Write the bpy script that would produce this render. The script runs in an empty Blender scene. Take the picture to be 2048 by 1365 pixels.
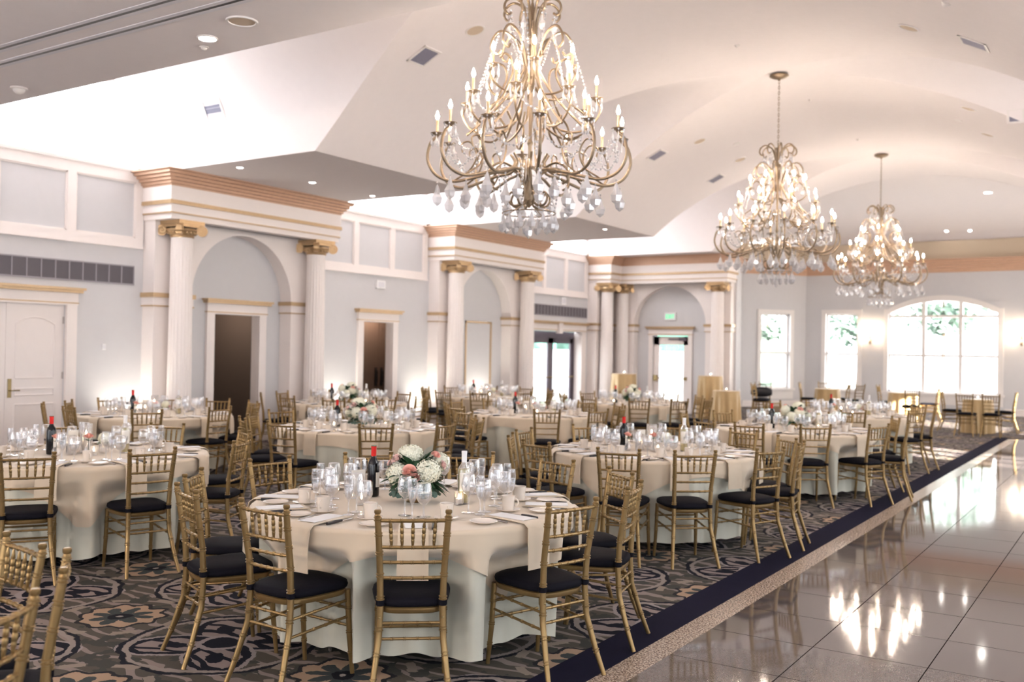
import bpy, math, random
from math import sin, cos, pi, sqrt, radians, atan2, hypot
from mathutils import Vector, Matrix
random.seed(7)
SC = bpy.context.scene
COL = SC.collection

# ------------------------------------------------------------------ camera
YAW, PITCH, ROLL, FPX, CAMH = 0.579805, 0.0088755, 0.0177681, 1931.1, 1.69
_f = Vector((-sin(YAW)*cos(PITCH), cos(YAW)*cos(PITCH), sin(PITCH)))
_r = Vector((cos(YAW), sin(YAW), 0)); _u = _r.cross(_f)
CR = _r*cos(ROLL) + _u*sin(ROLL); CU = -_r*sin(ROLL) + _u*cos(ROLL)
cam = bpy.data.objects.new('camera', bpy.data.cameras.new('camera')); COL.objects.link(cam)
m = Matrix.Identity(4)
for i in range(3):
    m[i][0] = CR[i]; m[i][1] = CU[i]; m[i][2] = -_f[i]
m[2][3] = CAMH
cam.matrix_world = m
cam.data.sensor_width = 36; cam.data.lens = FPX/2048*36; cam.data.clip_end = 300
cam.data.dof.use_dof = True; cam.data.dof.focus_distance = 5.3; cam.data.dof.aperture_fstop = 2.2
SC.camera = cam

# ------------------------------------------------------------------ world, sun, exposure
SC.view_settings.view_transform = 'Standard'; SC.view_settings.look = 'None'
SC.view_settings.gamma = 1; SC.view_settings.use_curve_mapping = False
SC.view_settings.exposure = 1.15
W = bpy.data.worlds.new('sky'); SC.world = W; W.use_nodes = True
bg = W.node_tree.nodes['Background']
bg.inputs[0].default_value = (0.93, 0.97, 1.0, 1); bg.inputs[1].default_value = 5.0
sun = bpy.data.objects.new('sun', bpy.data.lights.new('sun', 'SUN')); COL.objects.link(sun)
sun.data.energy = 38; sun.data.angle = radians(0.6); sun.data.color = (1, .95, .86)
sun.rotation_euler = Vector((0.85, -0.46, 0.27)).to_track_quat('Z', 'Y').to_euler()
SC.cycles.use_denoising = True
SC.cycles.max_bounces = 8; SC.cycles.diffuse_bounces = 4; SC.cycles.glossy_bounces = 4
SC.cycles.transmission_bounces = 6; SC.cycles.transparent_max_bounces = 40
SC.cycles.sample_clamp_indirect = 6; SC.cycles.caustics_reflective = False; SC.cycles.caustics_refractive = False
LUN_E, LUN2_E, BULB_E = 4.8, 2.5, 200.0

# daylight coming in through the tall windows of the right hand wall and the far wall
def area(name, loc, direction, sx, sy, power, color=(1, 1, 1), portal=False):
    l = bpy.data.lights.new(name, 'AREA'); l.shape = 'RECTANGLE'; l.size = sx; l.size_y = sy; l.energy = power; l.color = color
    o = bpy.data.objects.new(name, l); COL.objects.link(o); o.location = loc
    o.rotation_euler = Vector(direction).to_track_quat('-Z', 'Y').to_euler()
    if portal: l.cycles.is_portal = True
    return o
RW = 3.42
RWIN = (-2.2, 0.9, 4.0, 7.64, 11.2, 14.8, 22.0); ROPEN = (14.8, 22.0)
for yc in ROPEN: area('sky_portal', (RW+.32, yc, 2.0), (-1, 0, 0), 2.1, 2.8, 1, portal=True)
for xc, w_ in ((-5.14, 3.2), (-8.1, 1.1)): area('sky_portal', (xc, 31.95, 2.0), (0, -1, 0), w_, 2.7, 1, portal=True)

# ------------------------------------------------------------------ helpers
class MB:
    def __init__(s): s.v = []; s.f = []; s.mi = []
    def add(s, vs, fs, mi=0):
        o = len(s.v); s.v += [tuple(p) for p in vs]; s.f += [tuple(i+o for i in f) for f in fs]; s.mi += [mi]*len(fs); return s
    def box(s, x0, x1, y0, y1, z0, z1, mi=0, T=None):
        vs = [(x, y, z) for z in (z0, z1) for y in (y0, y1) for x in (x0, x1)]
        if T: vs = [T(*p) for p in vs]
        return s.add(vs, [(0, 2, 3, 1), (4, 5, 7, 6), (0, 1, 5, 4), (2, 6, 7, 3), (0, 4, 6, 2), (1, 3, 7, 5)], mi)
    def lathe(s, prof, n=16, c=(0, 0, 0), mi=0, mod=None, cap=True):
        vs = []; fs = []
        for r, z in prof:
            for k in range(n):
                a = 2*pi*k/n; rr = r*(mod(a, z) if mod else 1)
                vs.append((c[0]+rr*cos(a), c[1]+rr*sin(a), c[2]+z))
        for j in range(len(prof)-1):
            for k in range(n):
                k2 = (k+1) % n; fs.append((j*n+k, j*n+k2, (j+1)*n+k2, (j+1)*n+k))
        if cap:
            if prof[0][0] > 1e-4: fs.append(tuple(range(n-1, -1, -1)))
            if prof[-1][0] > 1e-4: fs.append(tuple((len(prof)-1)*n+k for k in range(n)))
        return s.add(vs, fs, mi)
    def tube(s, pts, rad, n=8, mi=0, cap=True):
        P = [Vector(p) for p in pts]; N = len(P)
        if not hasattr(rad, '__len__'): rad = [rad]*N
        d0 = (P[1]-P[0]).normalized(); ref = Vector((0, 0, 1)) if abs(d0.z) < .9 else Vector((1, 0, 0))
        u = d0.cross(ref).normalized(); vs = []; fs = []
        for i, p in enumerate(P):
            d = (P[min(i+1, N-1)]-P[max(i-1, 0)])
            if d.length < 1e-9: d = d0
            d.normalize(); u = (u-d*u.dot(d)).normalized(); w = d.cross(u)
            for k in range(n):
                a = 2*pi*k/n; q = p+(u*cos(a)+w*sin(a))*rad[i]; vs.append(tuple(q))
        for i in range(N-1):
            for k in range(n):
                k2 = (k+1) % n; fs.append((i*n+k, i*n+k2, (i+1)*n+k2, (i+1)*n+k))
        if cap: fs.append(tuple(range(n-1, -1, -1))); fs.append(tuple((N-1)*n+k for k in range(n)))
        return s.add(vs, fs, mi)
    def grid(s, fn, nu, nv, mi=0, closeu=False):
        vs = [fn(i/nu, j/nv) for j in range(nv+1) for i in range(nu if closeu else nu+1)]
        w = nu if closeu else nu+1
        fs = [(j*w+i, j*w+(i+1) % w, (j+1)*w+(i+1) % w, (j+1)*w+i) for j in range(nv) for i in range(nu)]
        return s.add(vs, fs, mi)
    def sph(s, c, r, n=10, m=6, sc=(1, 1, 1), mi=0):
        return s.lathe([(r*sc[0]*sin(pi*j/m)+1e-5, -r*sc[2]*cos(pi*j/m)) for j in range(m+1)], n, c, mi, cap=False)
    def data(s, name, mat, smooth=30):
        me = bpy.data.meshes.new(name); me.from_pydata(s.v, [], s.f)
        for mt in (mat if isinstance(mat, (list, tuple)) else [mat]): me.materials.append(mt)
        if any(s.mi): me.polygons.foreach_set('material_index', s.mi)
        if smooth:
            me.polygons.foreach_set('use_smooth', [True]*len(me.polygons))
            me.update()
            try: me.set_sharp_from_angle(angle=radians(smooth))
            except Exception: pass
        me.update(); return me
    def obj(s, name, mat, parent=None, smooth=35, label=None, **kw):
        o = bpy.data.objects.new(name, s.data(name, mat, smooth)); COL.objects.link(o)
        if parent: o.parent = parent
        if label: o['label'] = label
        for k, v in kw.items(): o[k] = v
        return o
def thing(name, label, cat, loc=(0, 0, 0), rz=0, group=None):
    o = bpy.data.objects.new(name, None); COL.objects.link(o); o.empty_display_size = .1
    o.location = loc; o.rotation_euler = (0, 0, rz); o['label'] = label; o['category'] = cat
    if group: o['group'] = group
    return o
def tag(o, label, cat, group=None, kind=None):
    o['label'] = label; o['category'] = cat
    if group: o['group'] = group
    if kind: o['kind'] = kind
    return o
def struct(name, mb, mat, label=None, cat=None, parent=None, smooth=35):
    o = mb.obj(name, mat, parent, smooth)
    if not parent:
        o['kind'] = 'structure'
        if label: o['label'] = label
        if cat: o['category'] = cat
    return o
def kids(o):
    return KID.get(o.name, [])
KID = {}
def index_kids():
    KID.clear()
    for o in COL.objects:
        if o.parent: KID.setdefault(o.parent.name, []).append(o)
def copytree(o, ks, parent=None):
    c = o.copy(); COL.objects.link(c)
    if parent: c.parent = parent
    for k in ks.get(o.name, []): copytree(k, ks, c)
    return c
def snapshot(root):
    ks = {}
    def rec(o):
        ch = [x for x in root_children(o)]; ks[o.name] = ch
        for x in ch: rec(x)
    rec(root); return ks
def root_children(o):
    return [x for x in o.children]
def ray(x, y): return _f + CR*((x-1024)/FPX) - CU*((y-682.5)/FPX)
def onz(x, y, z=0.):
    d = ray(x, y); t = (z-CAMH)/d.z; return Vector((0, 0, CAMH))+d*t

# ------------------------------------------------------------------ materials
def new_mat(name):
    m = bpy.data.materials.new(name); m.use_nodes = True
    return m, m.node_tree, m.node_tree.nodes['Principled BSDF']
def mat(name, col, rough=.5, metal=0., bump=0., bscale=200., var=0., vscale=8., spec=None, sheen=0., trans=0., emit=None, estr=0.):
    m, t, b = new_mat(name)
    b.inputs['Base Color'].default_value = (*col, 1); b.inputs['Roughness'].default_value = rough; b.inputs['Metallic'].default_value = metal
    if spec is not None: b.inputs['Specular IOR Level'].default_value = spec
    if sheen: b.inputs['Sheen Weight'].default_value = sheen
    if trans: b.inputs['Transmission Weight'].default_value = trans
    if emit: b.inputs['Emission Color'].default_value = (*emit, 1); b.inputs['Emission Strength'].default_value = estr
    tc = t.nodes.new('ShaderNodeTexCoord')
    if bump:
        n = t.nodes.new('ShaderNodeTexNoise'); n.inputs['Scale'].default_value = bscale; t.links.new(tc.outputs['Object'], n.inputs[0])
        bp = t.nodes.new('ShaderNodeBump'); bp.inputs['Strength'].default_value = bump; bp.inputs['Distance'].default_value = .002
        t.links.new(n.outputs[0], bp.inputs['Height']); t.links.new(bp.outputs[0], b.inputs['Normal'])
    n = t.nodes.new('ShaderNodeTexNoise'); n.inputs['Scale'].default_value = vscale; t.links.new(tc.outputs['Object'], n.inputs[0])
    mx = t.nodes.new('ShaderNodeMix'); mx.data_type = 'RGBA'; mx.inputs['A'].default_value = (*[c*(1-var-.01) for c in col], 1)
    mx.inputs['B'].default_value = (*[min(1, c*(1+var+.01)) for c in col], 1)
    t.links.new(n.outputs[0], mx.inputs['Factor']); t.links.new(mx.outputs['Result'], b.inputs['Base Color'])
    return m
class X:
    """tiny expression layer over math nodes"""
    def __init__(s, t, sock): s.t = t; s.s = sock
    def _op(s, op, *a):
        n = s.t.nodes.new('ShaderNodeMath'); n.operation = op
        for i, q in enumerate((s,)+a):
            if isinstance(q, X): s.t.links.new(q.s, n.inputs[i])
            else: n.inputs[i].default_value = q
        return X(s.t, n.outputs[0])
    def __add__(s, o): return s._op('ADD', o)
    def __sub__(s, o): return s._op('SUBTRACT', o)
    def __mul__(s, o): return s._op('MULTIPLY', o)
    def __truediv__(s, o): return s._op('DIVIDE', o)
    def lt(s, o): return s._op('LESS_THAN', o)
    def gt(s, o): return s._op('GREATER_THAN', o)
    def fract(s): return s._op('FRACT')
    def abs(s): return s._op('ABSOLUTE')
    def sin(s): return s._op('SINE')
    def sqrt(s): return s._op('SQRT')
    def mx(s, o): return s._op('MAXIMUM', o)
    def mn(s, o): return s._op('MINIMUM', o)
    def atan2(s, o): return s._op('ARCTAN2', o)
def layer(t, base, col, mask):
    mx = t.nodes.new('ShaderNodeMix'); mx.data_type = 'RGBA'
    if isinstance(base, tuple): mx.inputs['A'].default_value = (*base, 1)
    else: t.links.new(base, mx.inputs['A'])
    if isinstance(col, tuple): mx.inputs['B'].default_value = (*col, 1)
    else: t.links.new(col, mx.inputs['B'])
    t.links.new(mask.s, mx.inputs['Factor']); return mx.outputs['Result']
def xyz(t):
    g = t.nodes.new('ShaderNodeNewGeometry'); s = t.nodes.new('ShaderNodeSeparateXYZ'); t.links.new(g.outputs['Position'], s.inputs[0])
    return X(t, s.outputs[0]), X(t, s.outputs[1]), X(t, s.outputs[2]), g
def carpet_mat():
    m, t, b = new_mat('patterned_carpet'); x, y, z, g = xyz(t)
    nz = t.nodes.new('ShaderNodeTexNoise'); nz.inputs['Scale'].default_value = 5; nz.inputs['Detail'].default_value = 3; t.links.new(g.outputs['Position'], nz.inputs[0])
    nf = t.nodes.new('ShaderNodeTexNoise'); nf.inputs['Scale'].default_value = 60; t.links.new(g.outputs['Position'], nf.inputs[0])
    wob = (X(t, nz.outputs[0])-.5)*.10
    wob2 = (X(t, nf.outputs[0])-.5)*.02
    S = .92
    # even lattice: both axes rotated 45 deg -> cell d
    d = S*sqrt(2)
    u = ((x+5.27)+(y-3.70))/sqrt(2)+wob+wob2; v = ((y-3.70)-(x+5.27))/sqrt(2)+wob-wob2
    def cell(off):
        cu = (((u/d)+(.5+off)).fract()-.5)*d; cv = (((v/d)+(.5+off)).fract()-.5)*d
        r = (cu*cu+cv*cv).sqrt(); a = cv.atan2(cu); return cu, cv, r, a
    c1 = cell(0); c2 = cell(.5)
    base = (.085, .074, .06)
    col = layer(t, base, (.055, .053, .047), X(t, nz.outputs[0]).gt(.56))
    # fine leaf scribbles
    wv = t.nodes.new('ShaderNodeTexWave'); wv.wave_type = 'RINGS'; wv.inputs['Scale'].default_value = 2.4; wv.inputs['Distortion'].default_value = 9; wv.inputs['Detail'].default_value = 2
    t.links.new(g.outputs['Position'], wv.inputs[0]); wf = X(t, wv.outputs[1])
    col = layer(t, col, (.25, .2, .18), wf.gt(.78)*X(t, nz.outputs[0]).lt(.56))
    # navy vesica shapes between interlocking rings centred on odd nodes
    cu, cv, r, a = c2
    for sgn in (1, -1):
        for ax in (0, 1):
            A, B = (cu, cv) if ax == 0 else (cv, cu)
            e = ((A-.26*sgn)*(A-.26*sgn)*1.0+B*B*2.6).sqrt()
            col = layer(t, col, (.006, .006, .013), e.lt(.27))
            col = layer(t, col, (.27, .215, .20), (e-.145).abs().lt(.060)*(wf.gt(.22)))
            col = layer(t, col, (.30, .255, .245), (e-.285).abs().lt(.020))
    ring = (r-.12).abs()
    col = layer(t, col, (.006, .006, .013), r.lt(.12)); col = layer(t, col, (.32, .27, .26), ring.lt(.018))
    ring = (r-.50).abs()
    col = layer(t, col, (.28, .235, .21), ring.lt(.016)); col = layer(t, col, (.01, .01, .016), (r-.535).abs().lt(.014))
    # medallions on even nodes
    cu, cv, r, a = c1
    k = (a*10.).sin()*.02
    col = layer(t, col, (.02, .02, .022), (r+k).lt(.265))
    col = layer(t, col, (.37, .255, .175), (r+k).lt(.235))
    pet = ((a*4.).sin().abs()*.11+.085)
    col = layer(t, col, (.045, .052, .052), r.lt(pet)*r.gt(.03))
    col = layer(t, col, (.008, .008, .012), r.lt(.065)*r.gt(.018))
    col = layer(t, col, (.30, .27, .24), r.lt(.018))
    # leafy halo around medallions
    col = layer(t, col, (.27, .22, .18), (r-.37).abs().lt(.028)*((a*8.).sin()).gt(.1))
    t.links.new(col, b.inputs['Base Color']); b.inputs['Roughness'].default_value = .95; b.inputs['Specular IOR Level'].default_value = .15
    bp = t.nodes.new('ShaderNodeBump'); bp.inputs['Strength'].default_value = .5; bp.inputs['Distance'].default_value = .004
    n2 = t.nodes.new('ShaderNodeTexNoise'); n2.inputs['Scale'].default_value = 300; t.links.new(g.outputs['Position'], n2.inputs[0])
    t.links.new(n2.outputs[0], bp.inputs['Height']); t.links.new(bp.outputs[0], b.inputs['Normal'])
    return m
def tile_mat():
    m, t, b = new_mat('polished_tile'); x, y, z, g = xyz(t)
    S = .62
    fx = (((x+1.585)/S)+.5).fract()-.5; fy = (((y-6.27)/S)+.5).fract()-.5
    # joints lie on cell borders, so shift by half a cell
    jx = (fx.abs()).lt(.0048); jy = (fy.abs()).lt(.0048)
    n = t.nodes.new('ShaderNodeTexNoise'); n.inputs['Scale'].default_value = 160; n.inputs['Detail'].default_value = 4; t.links.new(g.outputs['Position'], n.inputs[0])
    col = layer(t, (.085, .068, .066), (.125, .10, .096), X(t, n.outputs[0]).gt(.5))
    vo = t.nodes.new('ShaderNodeTexWhiteNoise'); vo.noise_dimensions = '2D'
    cx = t.nodes.new('ShaderNodeCombineXYZ')
    t.links.new((((x+1.585)/S)._op('FLOOR')).s, cx.inputs[0]); t.links.new((((y-6.27)/S)._op('FLOOR')).s, cx.inputs[1]); t.links.new(cx.outputs[0], vo.inputs[0])
    col = layer(t, col, (.12, .095, .09), X(t, vo.outputs[0])*.5)
    col = layer(t, col, (.015, .012, .012), jx.mx(jy))
    t.links.new(col, b.inputs['Base Color']); jm = jx.mx(jy); t.links.new((jm*.6+.06).s, b.inputs['Roughness']); t.links.new((jm*-.5+.5).s, b.inputs['Specular IOR Level'])
    b.inputs['IOR'].default_value = 1.6
    return m
def granite_mat():
    m, t, b = new_mat('granite'); x, y, z, g = xyz(t)
    n = t.nodes.new('ShaderNodeTexNoise'); n.inputs['Scale'].default_value = 90; n.inputs['Detail'].default_value = 3; t.links.new(g.outputs['Position'], n.inputs[0])
    f = X(t, n.outputs[0])
    col = layer(t, (.42, .31, .24), (.13, .09, .07), f.gt(.52)); col = layer(t, col, (.55, .46, .38), f.lt(.42))
    t.links.new(col, b.inputs['Base Color']); b.inputs['Roughness'].default_value = .25
    return m
def glass_mat(name, tint=(1, 1, 1), refl=1.0, haze=.0):
    m, t, b = new_mat(name); t.nodes.remove(b)
    out = t.nodes['Material Output']; tr = t.nodes.new('ShaderNodeBsdfTransparent'); tr.inputs[0].default_value = (*tint, 1)
    gl = t.nodes.new('ShaderNodeBsdfGlossy'); gl.inputs['Roughness'].default_value = .04; gl.inputs[0].default_value = (1, 1, 1, 1)
    lw = t.nodes.new('ShaderNodeLayerWeight'); lw.inputs[0].default_value = .35
    k = X(t, lw.outputs[1])*(.75*refl)+.06*refl
    mx = t.nodes.new('ShaderNodeMixShader'); t.links.new(k.s, mx.inputs[0]); t.links.new(tr.outputs[0], mx.inputs[1]); t.links.new(gl.outputs[0], mx.inputs[2])
    res = mx.outputs[0]
    if haze:
        df = t.nodes.new('ShaderNodeBsdfDiffuse'); df.inputs[0].default_value = (.9, .9, .95, 1)
        m2 = t.nodes.new('ShaderNodeMixShader'); m2.inputs[0].default_value = haze; t.links.new(res, m2.inputs[1]); t.links.new(df.outputs[0], m2.inputs[2]); res = m2.outputs[0]
    t.links.new(res, out.inputs[0]); return m
def crystal_mat():
    m, t, b = new_mat('cut_crystal'); b.inputs['Base Color'].default_value = (.97, .97, 1, 1)
    t.nodes.remove(b); out = t.nodes['Material Output']
    gl = t.nodes.new('ShaderNodeBsdfGlossy'); gl.inputs['Roughness'].default_value = .05
    tr = t.nodes.new('ShaderNodeBsdfTransparent'); tl = t.nodes.new('ShaderNodeBsdfTranslucent'); tl.inputs[0].default_value = (.97, .97, 1, 1); tr.inputs[0].default_value = (.95, .95, .97, 1)
    df = t.nodes.new('ShaderNodeBsdfDiffuse'); df.inputs[0].default_value = (.95, .95, .98, 1)
    def mixs(f, a, c):
        m_ = t.nodes.new('ShaderNodeMixShader'); m_.inputs[0].default_value = f; t.links.new(a, m_.inputs[1]); t.links.new(c, m_.inputs[2]); return m_.outputs[0]
    t.links.new(mixs(.30, mixs(.5, mixs(.55, tl.outputs[0], df.outputs[0]), gl.outputs[0]), tr.outputs[0]), out.inputs[0])
    return m
def emis(name, col, s):
    m, t, b = new_mat(name); b.inputs['Base Color'].default_value = (*col, 1)
    b.inputs['Emission Color'].default_value = (*col, 1); b.inputs['Emission Strength'].default_value = s; return m

M = dict(
    carpet=carpet_mat(), tile=tile_mat(), granite=granite_mat(),
    navy=mat('navy_carpet', (.008, .007, .02), .95, bump=.4, bscale=400, var=.2, spec=.1),
    wall=mat('grey_wall_paint', (.62, .61, .625), .7, bump=.05, var=.01),
    white=mat('white_trim_paint', (.84, .775, .75), .45, var=.01),
    ceil=mat('ceiling_paint', (.84, .785, .785), .8, var=.01),
    gold=mat('gold_trim', (.52, .37, .22), .38, .35, var=.1, vscale=12),
    copper=mat('copper_trim', (.56, .36, .25), .42, .25, var=.08, vscale=10),
    capg=mat('gilded_capital', (.52, .36, .20), .34, .6, bump=.4, bscale=60, var=.2),
    chair=mat('gold_chair_paint', (.27, .175, .072), .34, .7, bump=.15, bscale=500, var=.12, vscale=30),
    cushion=mat('black_cushion', (.004, .0035, .007), .75, bump=.3, bscale=40, var=.1, spec=.12),
    ivory=mat('ivory_cloth', (.57, .55, .455), .85, bump=.15, bscale=500, var=.02, sheen=.35),
    beige=mat('beige_cloth', (.66, .54, .40), .85, bump=.15, bscale=500, var=.02, sheen=.35),
    paper=mat('white_paper', (.86, .85, .86), .7), china=mat('ivory_china', (.74, .66, .58), .2),
    steel=mat('cutlery_steel', (.6, .58, .57), .15, 1.), blackp=mat('black_handle', (.012, .01, .012), .35),
    glass=glass_mat('glassware', (.97, .97, .98), 1.3, .06), pane=glass_mat('window_glass', (1, 1, 1), .35),
    water=glass_mat('water', (.93, .94, .95), 1.3, .05),
    redb=mat('dark_wine_bottle', (.003, .003, .005), .08, spec=.5), redc=mat('red_capsule', (.65, .02, .02), .35),
    winew=mat('white_wine', (.80, .66, .25), .08, trans=.6), label=mat('bottle_label', (.8, .77, .72), .6),
    green=mat('dark_leaves', (.025, .075, .03), .5, var=.3, vscale=40), euc=mat('eucalyptus', (.10, .17, .14), .6, var=.2, vscale=30),
    hyd=mat('cream_petals', (.88, .85, .70), .7, var=.16, vscale=45), rose=mat('pink_petals', (.88, .48, .40), .6, var=.12, vscale=40),
    blush=mat('blush_petals', (.85, .60, .56), .6, var=.08, vscale=40), breath=mat('babys_breath', (.85, .86, .8), .7),
    wax=mat('candle_wax', (.85, .76, .66), .5), flame=emis('flame', (1, .75, .45), 30),
    bulb=emis('bulb', (1, .82, .66), BULB_E), spot=emis('recessed_lamp', (1, .93, .85), 22),
    brass=mat('antique_brass', (.27, .205, .14), .35, .75, bump=.2, bscale=80, var=.15, vscale=20),
    sleeve=mat('candle_sleeve', (.55, .42, .25), .4), crystal=crystal_mat(),
    lun=emis('daylit_glass', (.97, .985, 1.), LUN_E), lun3=emis('far_fill_glass', (1., .97, .92), 3.6), lunr=emis('daylit_right_glass', (.97, .98, 1.), 3.2), lun2=emis('daylit_and_fill_glass', (.86, .93, 1.), LUN2_E),  # far glow and part of the side glow serve added fill panes
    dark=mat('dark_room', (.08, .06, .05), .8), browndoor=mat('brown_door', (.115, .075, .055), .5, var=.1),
    metal=mat('painted_metal', (.72, .71, .75), .5), grille=mat('grille_dark', (.10, .09, .10), .7),
    dkframe=mat('dark_door_frame', (.10, .08, .105), .35), bar=mat('brass_bar', (.33, .25, .12), .35, .7),
    ventd=mat('vent_slats', (.16, .16, .23), .6), tan=mat('tan_speaker', (.62, .50, .38), .8),
    goldcloth=mat('gold_satin', (.50, .345, .165), .42, .15, sheen=.3, var=.08, vscale=5),
    exitg=emis('exit_letters', (.05, .75, .35), .45), shade=emis('sconce_shade', (1, .86, .68), 20),
    grass=mat('lawn', (.13, .2, .07), .9, var=.2), pave=mat('paving', (.6, .58, .55), .9, var=.05),
    leaf=mat('tree_leaves', (.17, .24, .20), .8, var=.4, vscale=3), leafd=mat('hedge_leaves', (.025, .12, .085), .8, var=.5, vscale=4), bark=mat('bark', (.12, .08, .05), .9),
    tent=mat('white_canvas', (.85, .85, .85), .8), bag=mat('black_bag', (.008, .008, .012), .6, var=.2),
    pot=mat('gilt_pot', (.55, .38, .18), .3, .8), frame=mat('white_window_frame', (.80, .76, .74), .4),
)

# ------------------------------------------------------------------ room constants
WX = -13.1; CX = -4.84; SP = 4.33; RISE = 1.77; HS = 4.56; CROWN = SP+RISE
RC = (HS*HS+RISE*RISE)/(2*RISE)
YC = (7.64, 14.80, 21.97); Y0 = 5.87; Y1 = 25.0
RX = 2*CX-WX     # right wall plane
def zmain(x):
    d = abs(x-CX); return CROWN-RC+sqrt(max(0, RC*RC-d*d)) if d <= HS else SP
def zc(y):
    for c in YC:
        if abs(y-c) < RISE: return SP+sqrt(RISE*RISE-(y-c)**2)
    return SP
AP = [(-9.6, 25.2), (-10.75, 29.75), (-9.25, 31.6), (2*CX+9.25, 31.6), (2*CX+10.75, 29.75), (2*CX+9.6, 25.2)]
def zapse(x, y):
    ex = min(1, abs(x-CX)/5.95); ey = max(0, min(1, (y-25.0)/6.62)); 
    return 5.21+(CROWN-5.21)*sqrt(max(0, 1-ex**2.2))*sqrt(max(0, 1-ey**2.0))
def ceil_z(x, y):
    if y < Y0: return SP
    if y <= Y1: return max(zmain(x), zc(y))
    return zapse(x, y)
def on_ceiling(px, py):
    d = ray(px, py); o = Vector((0, 0, CAMH)); lo = None; t = 1.
    while t < 45:
        p = o+d*t
        if p.z >= ceil_z(p.x, p.y): break
        t += .02
    p = o+d*t; e = .02
    n = Vector((ceil_z(p.x+e, p.y)-ceil_z(p.x-e, p.y), ceil_z(p.x, p.y+e)-ceil_z(p.x, p.y-e), -2*e)).normalized()
    return p, n   # n points down into the room

# ------------------------------------------------------------------ floor
mb = MB(); mb.box(WX-3, -2.62, -4, 31.8, -.1, 0); mb.box(-2.62, RX+.3, 22.9, 31.8, -.1, 0)
struct('floor', mb, M['carpet'], 'patterned navy, grey and beige banquet carpet under the tables', 'floor')
mb = MB(); mb.box(-2.62, -2.365, -4, 22.9, -.1, 0.001); mb.box(-2.365, RX+.3, 22.68, 22.9, -.1, .001)
struct('floor', mb, M['navy'], 'plain navy carpet strip edging the patterned carpet', 'floor')
mb = MB(); mb.box(-2.365, -2.2, -4, 22.68, -.1, .001)
struct('floor', mb, M['granite'], 'narrow speckled granite strip beside the navy strip', 'floor')
mb = MB(); mb.box(-2.2, RX+.3, -4, 22.68, -.1, .001)
struct('floor', mb, M['tile'], 'glossy stone tile dance floor on the right', 'floor')

# ------------------------------------------------------------------ ceiling
mb = MB()
NA = 40
def groinx(phi):
    z = SP+RISE*sin(phi); k = z-(CROWN-RC); d = sqrt(max(0, RC*RC-k*k)); return min(HS, d)
_h = [groinx(pi*i/NA) for i in range(NA//2+1)]
_h[0] = HS; _h[-1] = 0
xs = [CX-q for q in _h]+[CX+q for q in _h[::-1][1:]]; NX = len(xs)-1
def hole(x):  # half width of the cross vault opening at x
    z = zmain(x)-SP; return sqrt(max(0, RISE*RISE-z*z))
segs = [(lambda x: Y0, lambda x: YC[0]-hole(x)), (lambda x: YC[0]+hole(x), lambda x: YC[1]-hole(x)),
        (lambda x: YC[1]+hole(x), lambda x: YC[2]-hole(x)), (lambda x: YC[2]+hole(x), lambda x: Y1)]
for a, b in segs:
    mb.grid(lambda u, v: (xs[round(u*NX)], a(xs[round(u*NX)])*(1-v)+b(xs[round(u*NX)])*v, zmain(xs[round(u*NX)])), NX, 4)
for c in YC:
    for sgn in (-1, 1):
        wx = WX if sgn < 0 else RX
        def fn(u, v, c=c, sgn=sgn, wx=wx):
            ph = pi*u; gx = CX+sgn*groinx(ph); return (gx*(1-v)+wx*v, c-RISE*cos(ph), SP+RISE*sin(ph))
        mb.grid(fn, NA, 6)
# flat soffits beside the vault
for a, b in ((YC[0]+RISE, YC[1]-RISE), (YC[1]+RISE, YC[2]-RISE), (YC[2]+RISE, 25.4)):
    for x0, x1 in ((WX-.1, CX-HS), (CX+HS, RX+.1)): mb.add([(x0, a, SP), (x1, a, SP), (x1, b, SP), (x0, b, SP)], [(0, 1, 2, 3)])
# near flat ceiling with the partition track, and the face above it
for a, b in ((-4.1, 4.70), (4.745, 4.97), (5.015, Y0)):
    mb.box(WX-.1, RX+.1, a, b, SP, SP+.06)
mb.box(WX-.1, RX+.1, -4.1, Y0, SP+.30, SP+.36)
mb.box(WX-.1, RX+.1, Y0-.06, Y0-.001, SP+.02, CROWN+.1)
# unseen slab and boxes added above the ceiling to block stray sky light
mb.box(WX-.4, RX+.4, -4.4, 32.3, 6.45, 6.5)
for x0, x1 in ((WX-.4, WX-.02), (RX+.02, RX+.4)): mb.box(x0, x1, -4.4, 25.6, SP, 6.5)
mb.box(WX-.4, RX+.4, -4.4, -4.02, SP, 6.5); mb.box(WX-.4, RX+.4, 31.65, 32.2, 5.2, 6.5)
for x0, x1 in ((CX-6.5, CX-6.15), (CX+6.15, CX+6.5)): mb.box(x0, x1, 25.3, 32.2, 5.1, 6.5)
# header at the end of the vault (faces the apse)
mb.grid(lambda u, v: (CX-HS+2*HS*u, Y1+.02, zmain(CX-HS+2*HS*u)+v*(6.3-zmain(CX-HS+2*HS*u))), 40, 1)
for x0, x1 in ((WX-.1, CX-HS), (CX+HS, RX+.1)): mb.box(x0, x1, 25.2, 25.4, SP, 6.3)
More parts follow.
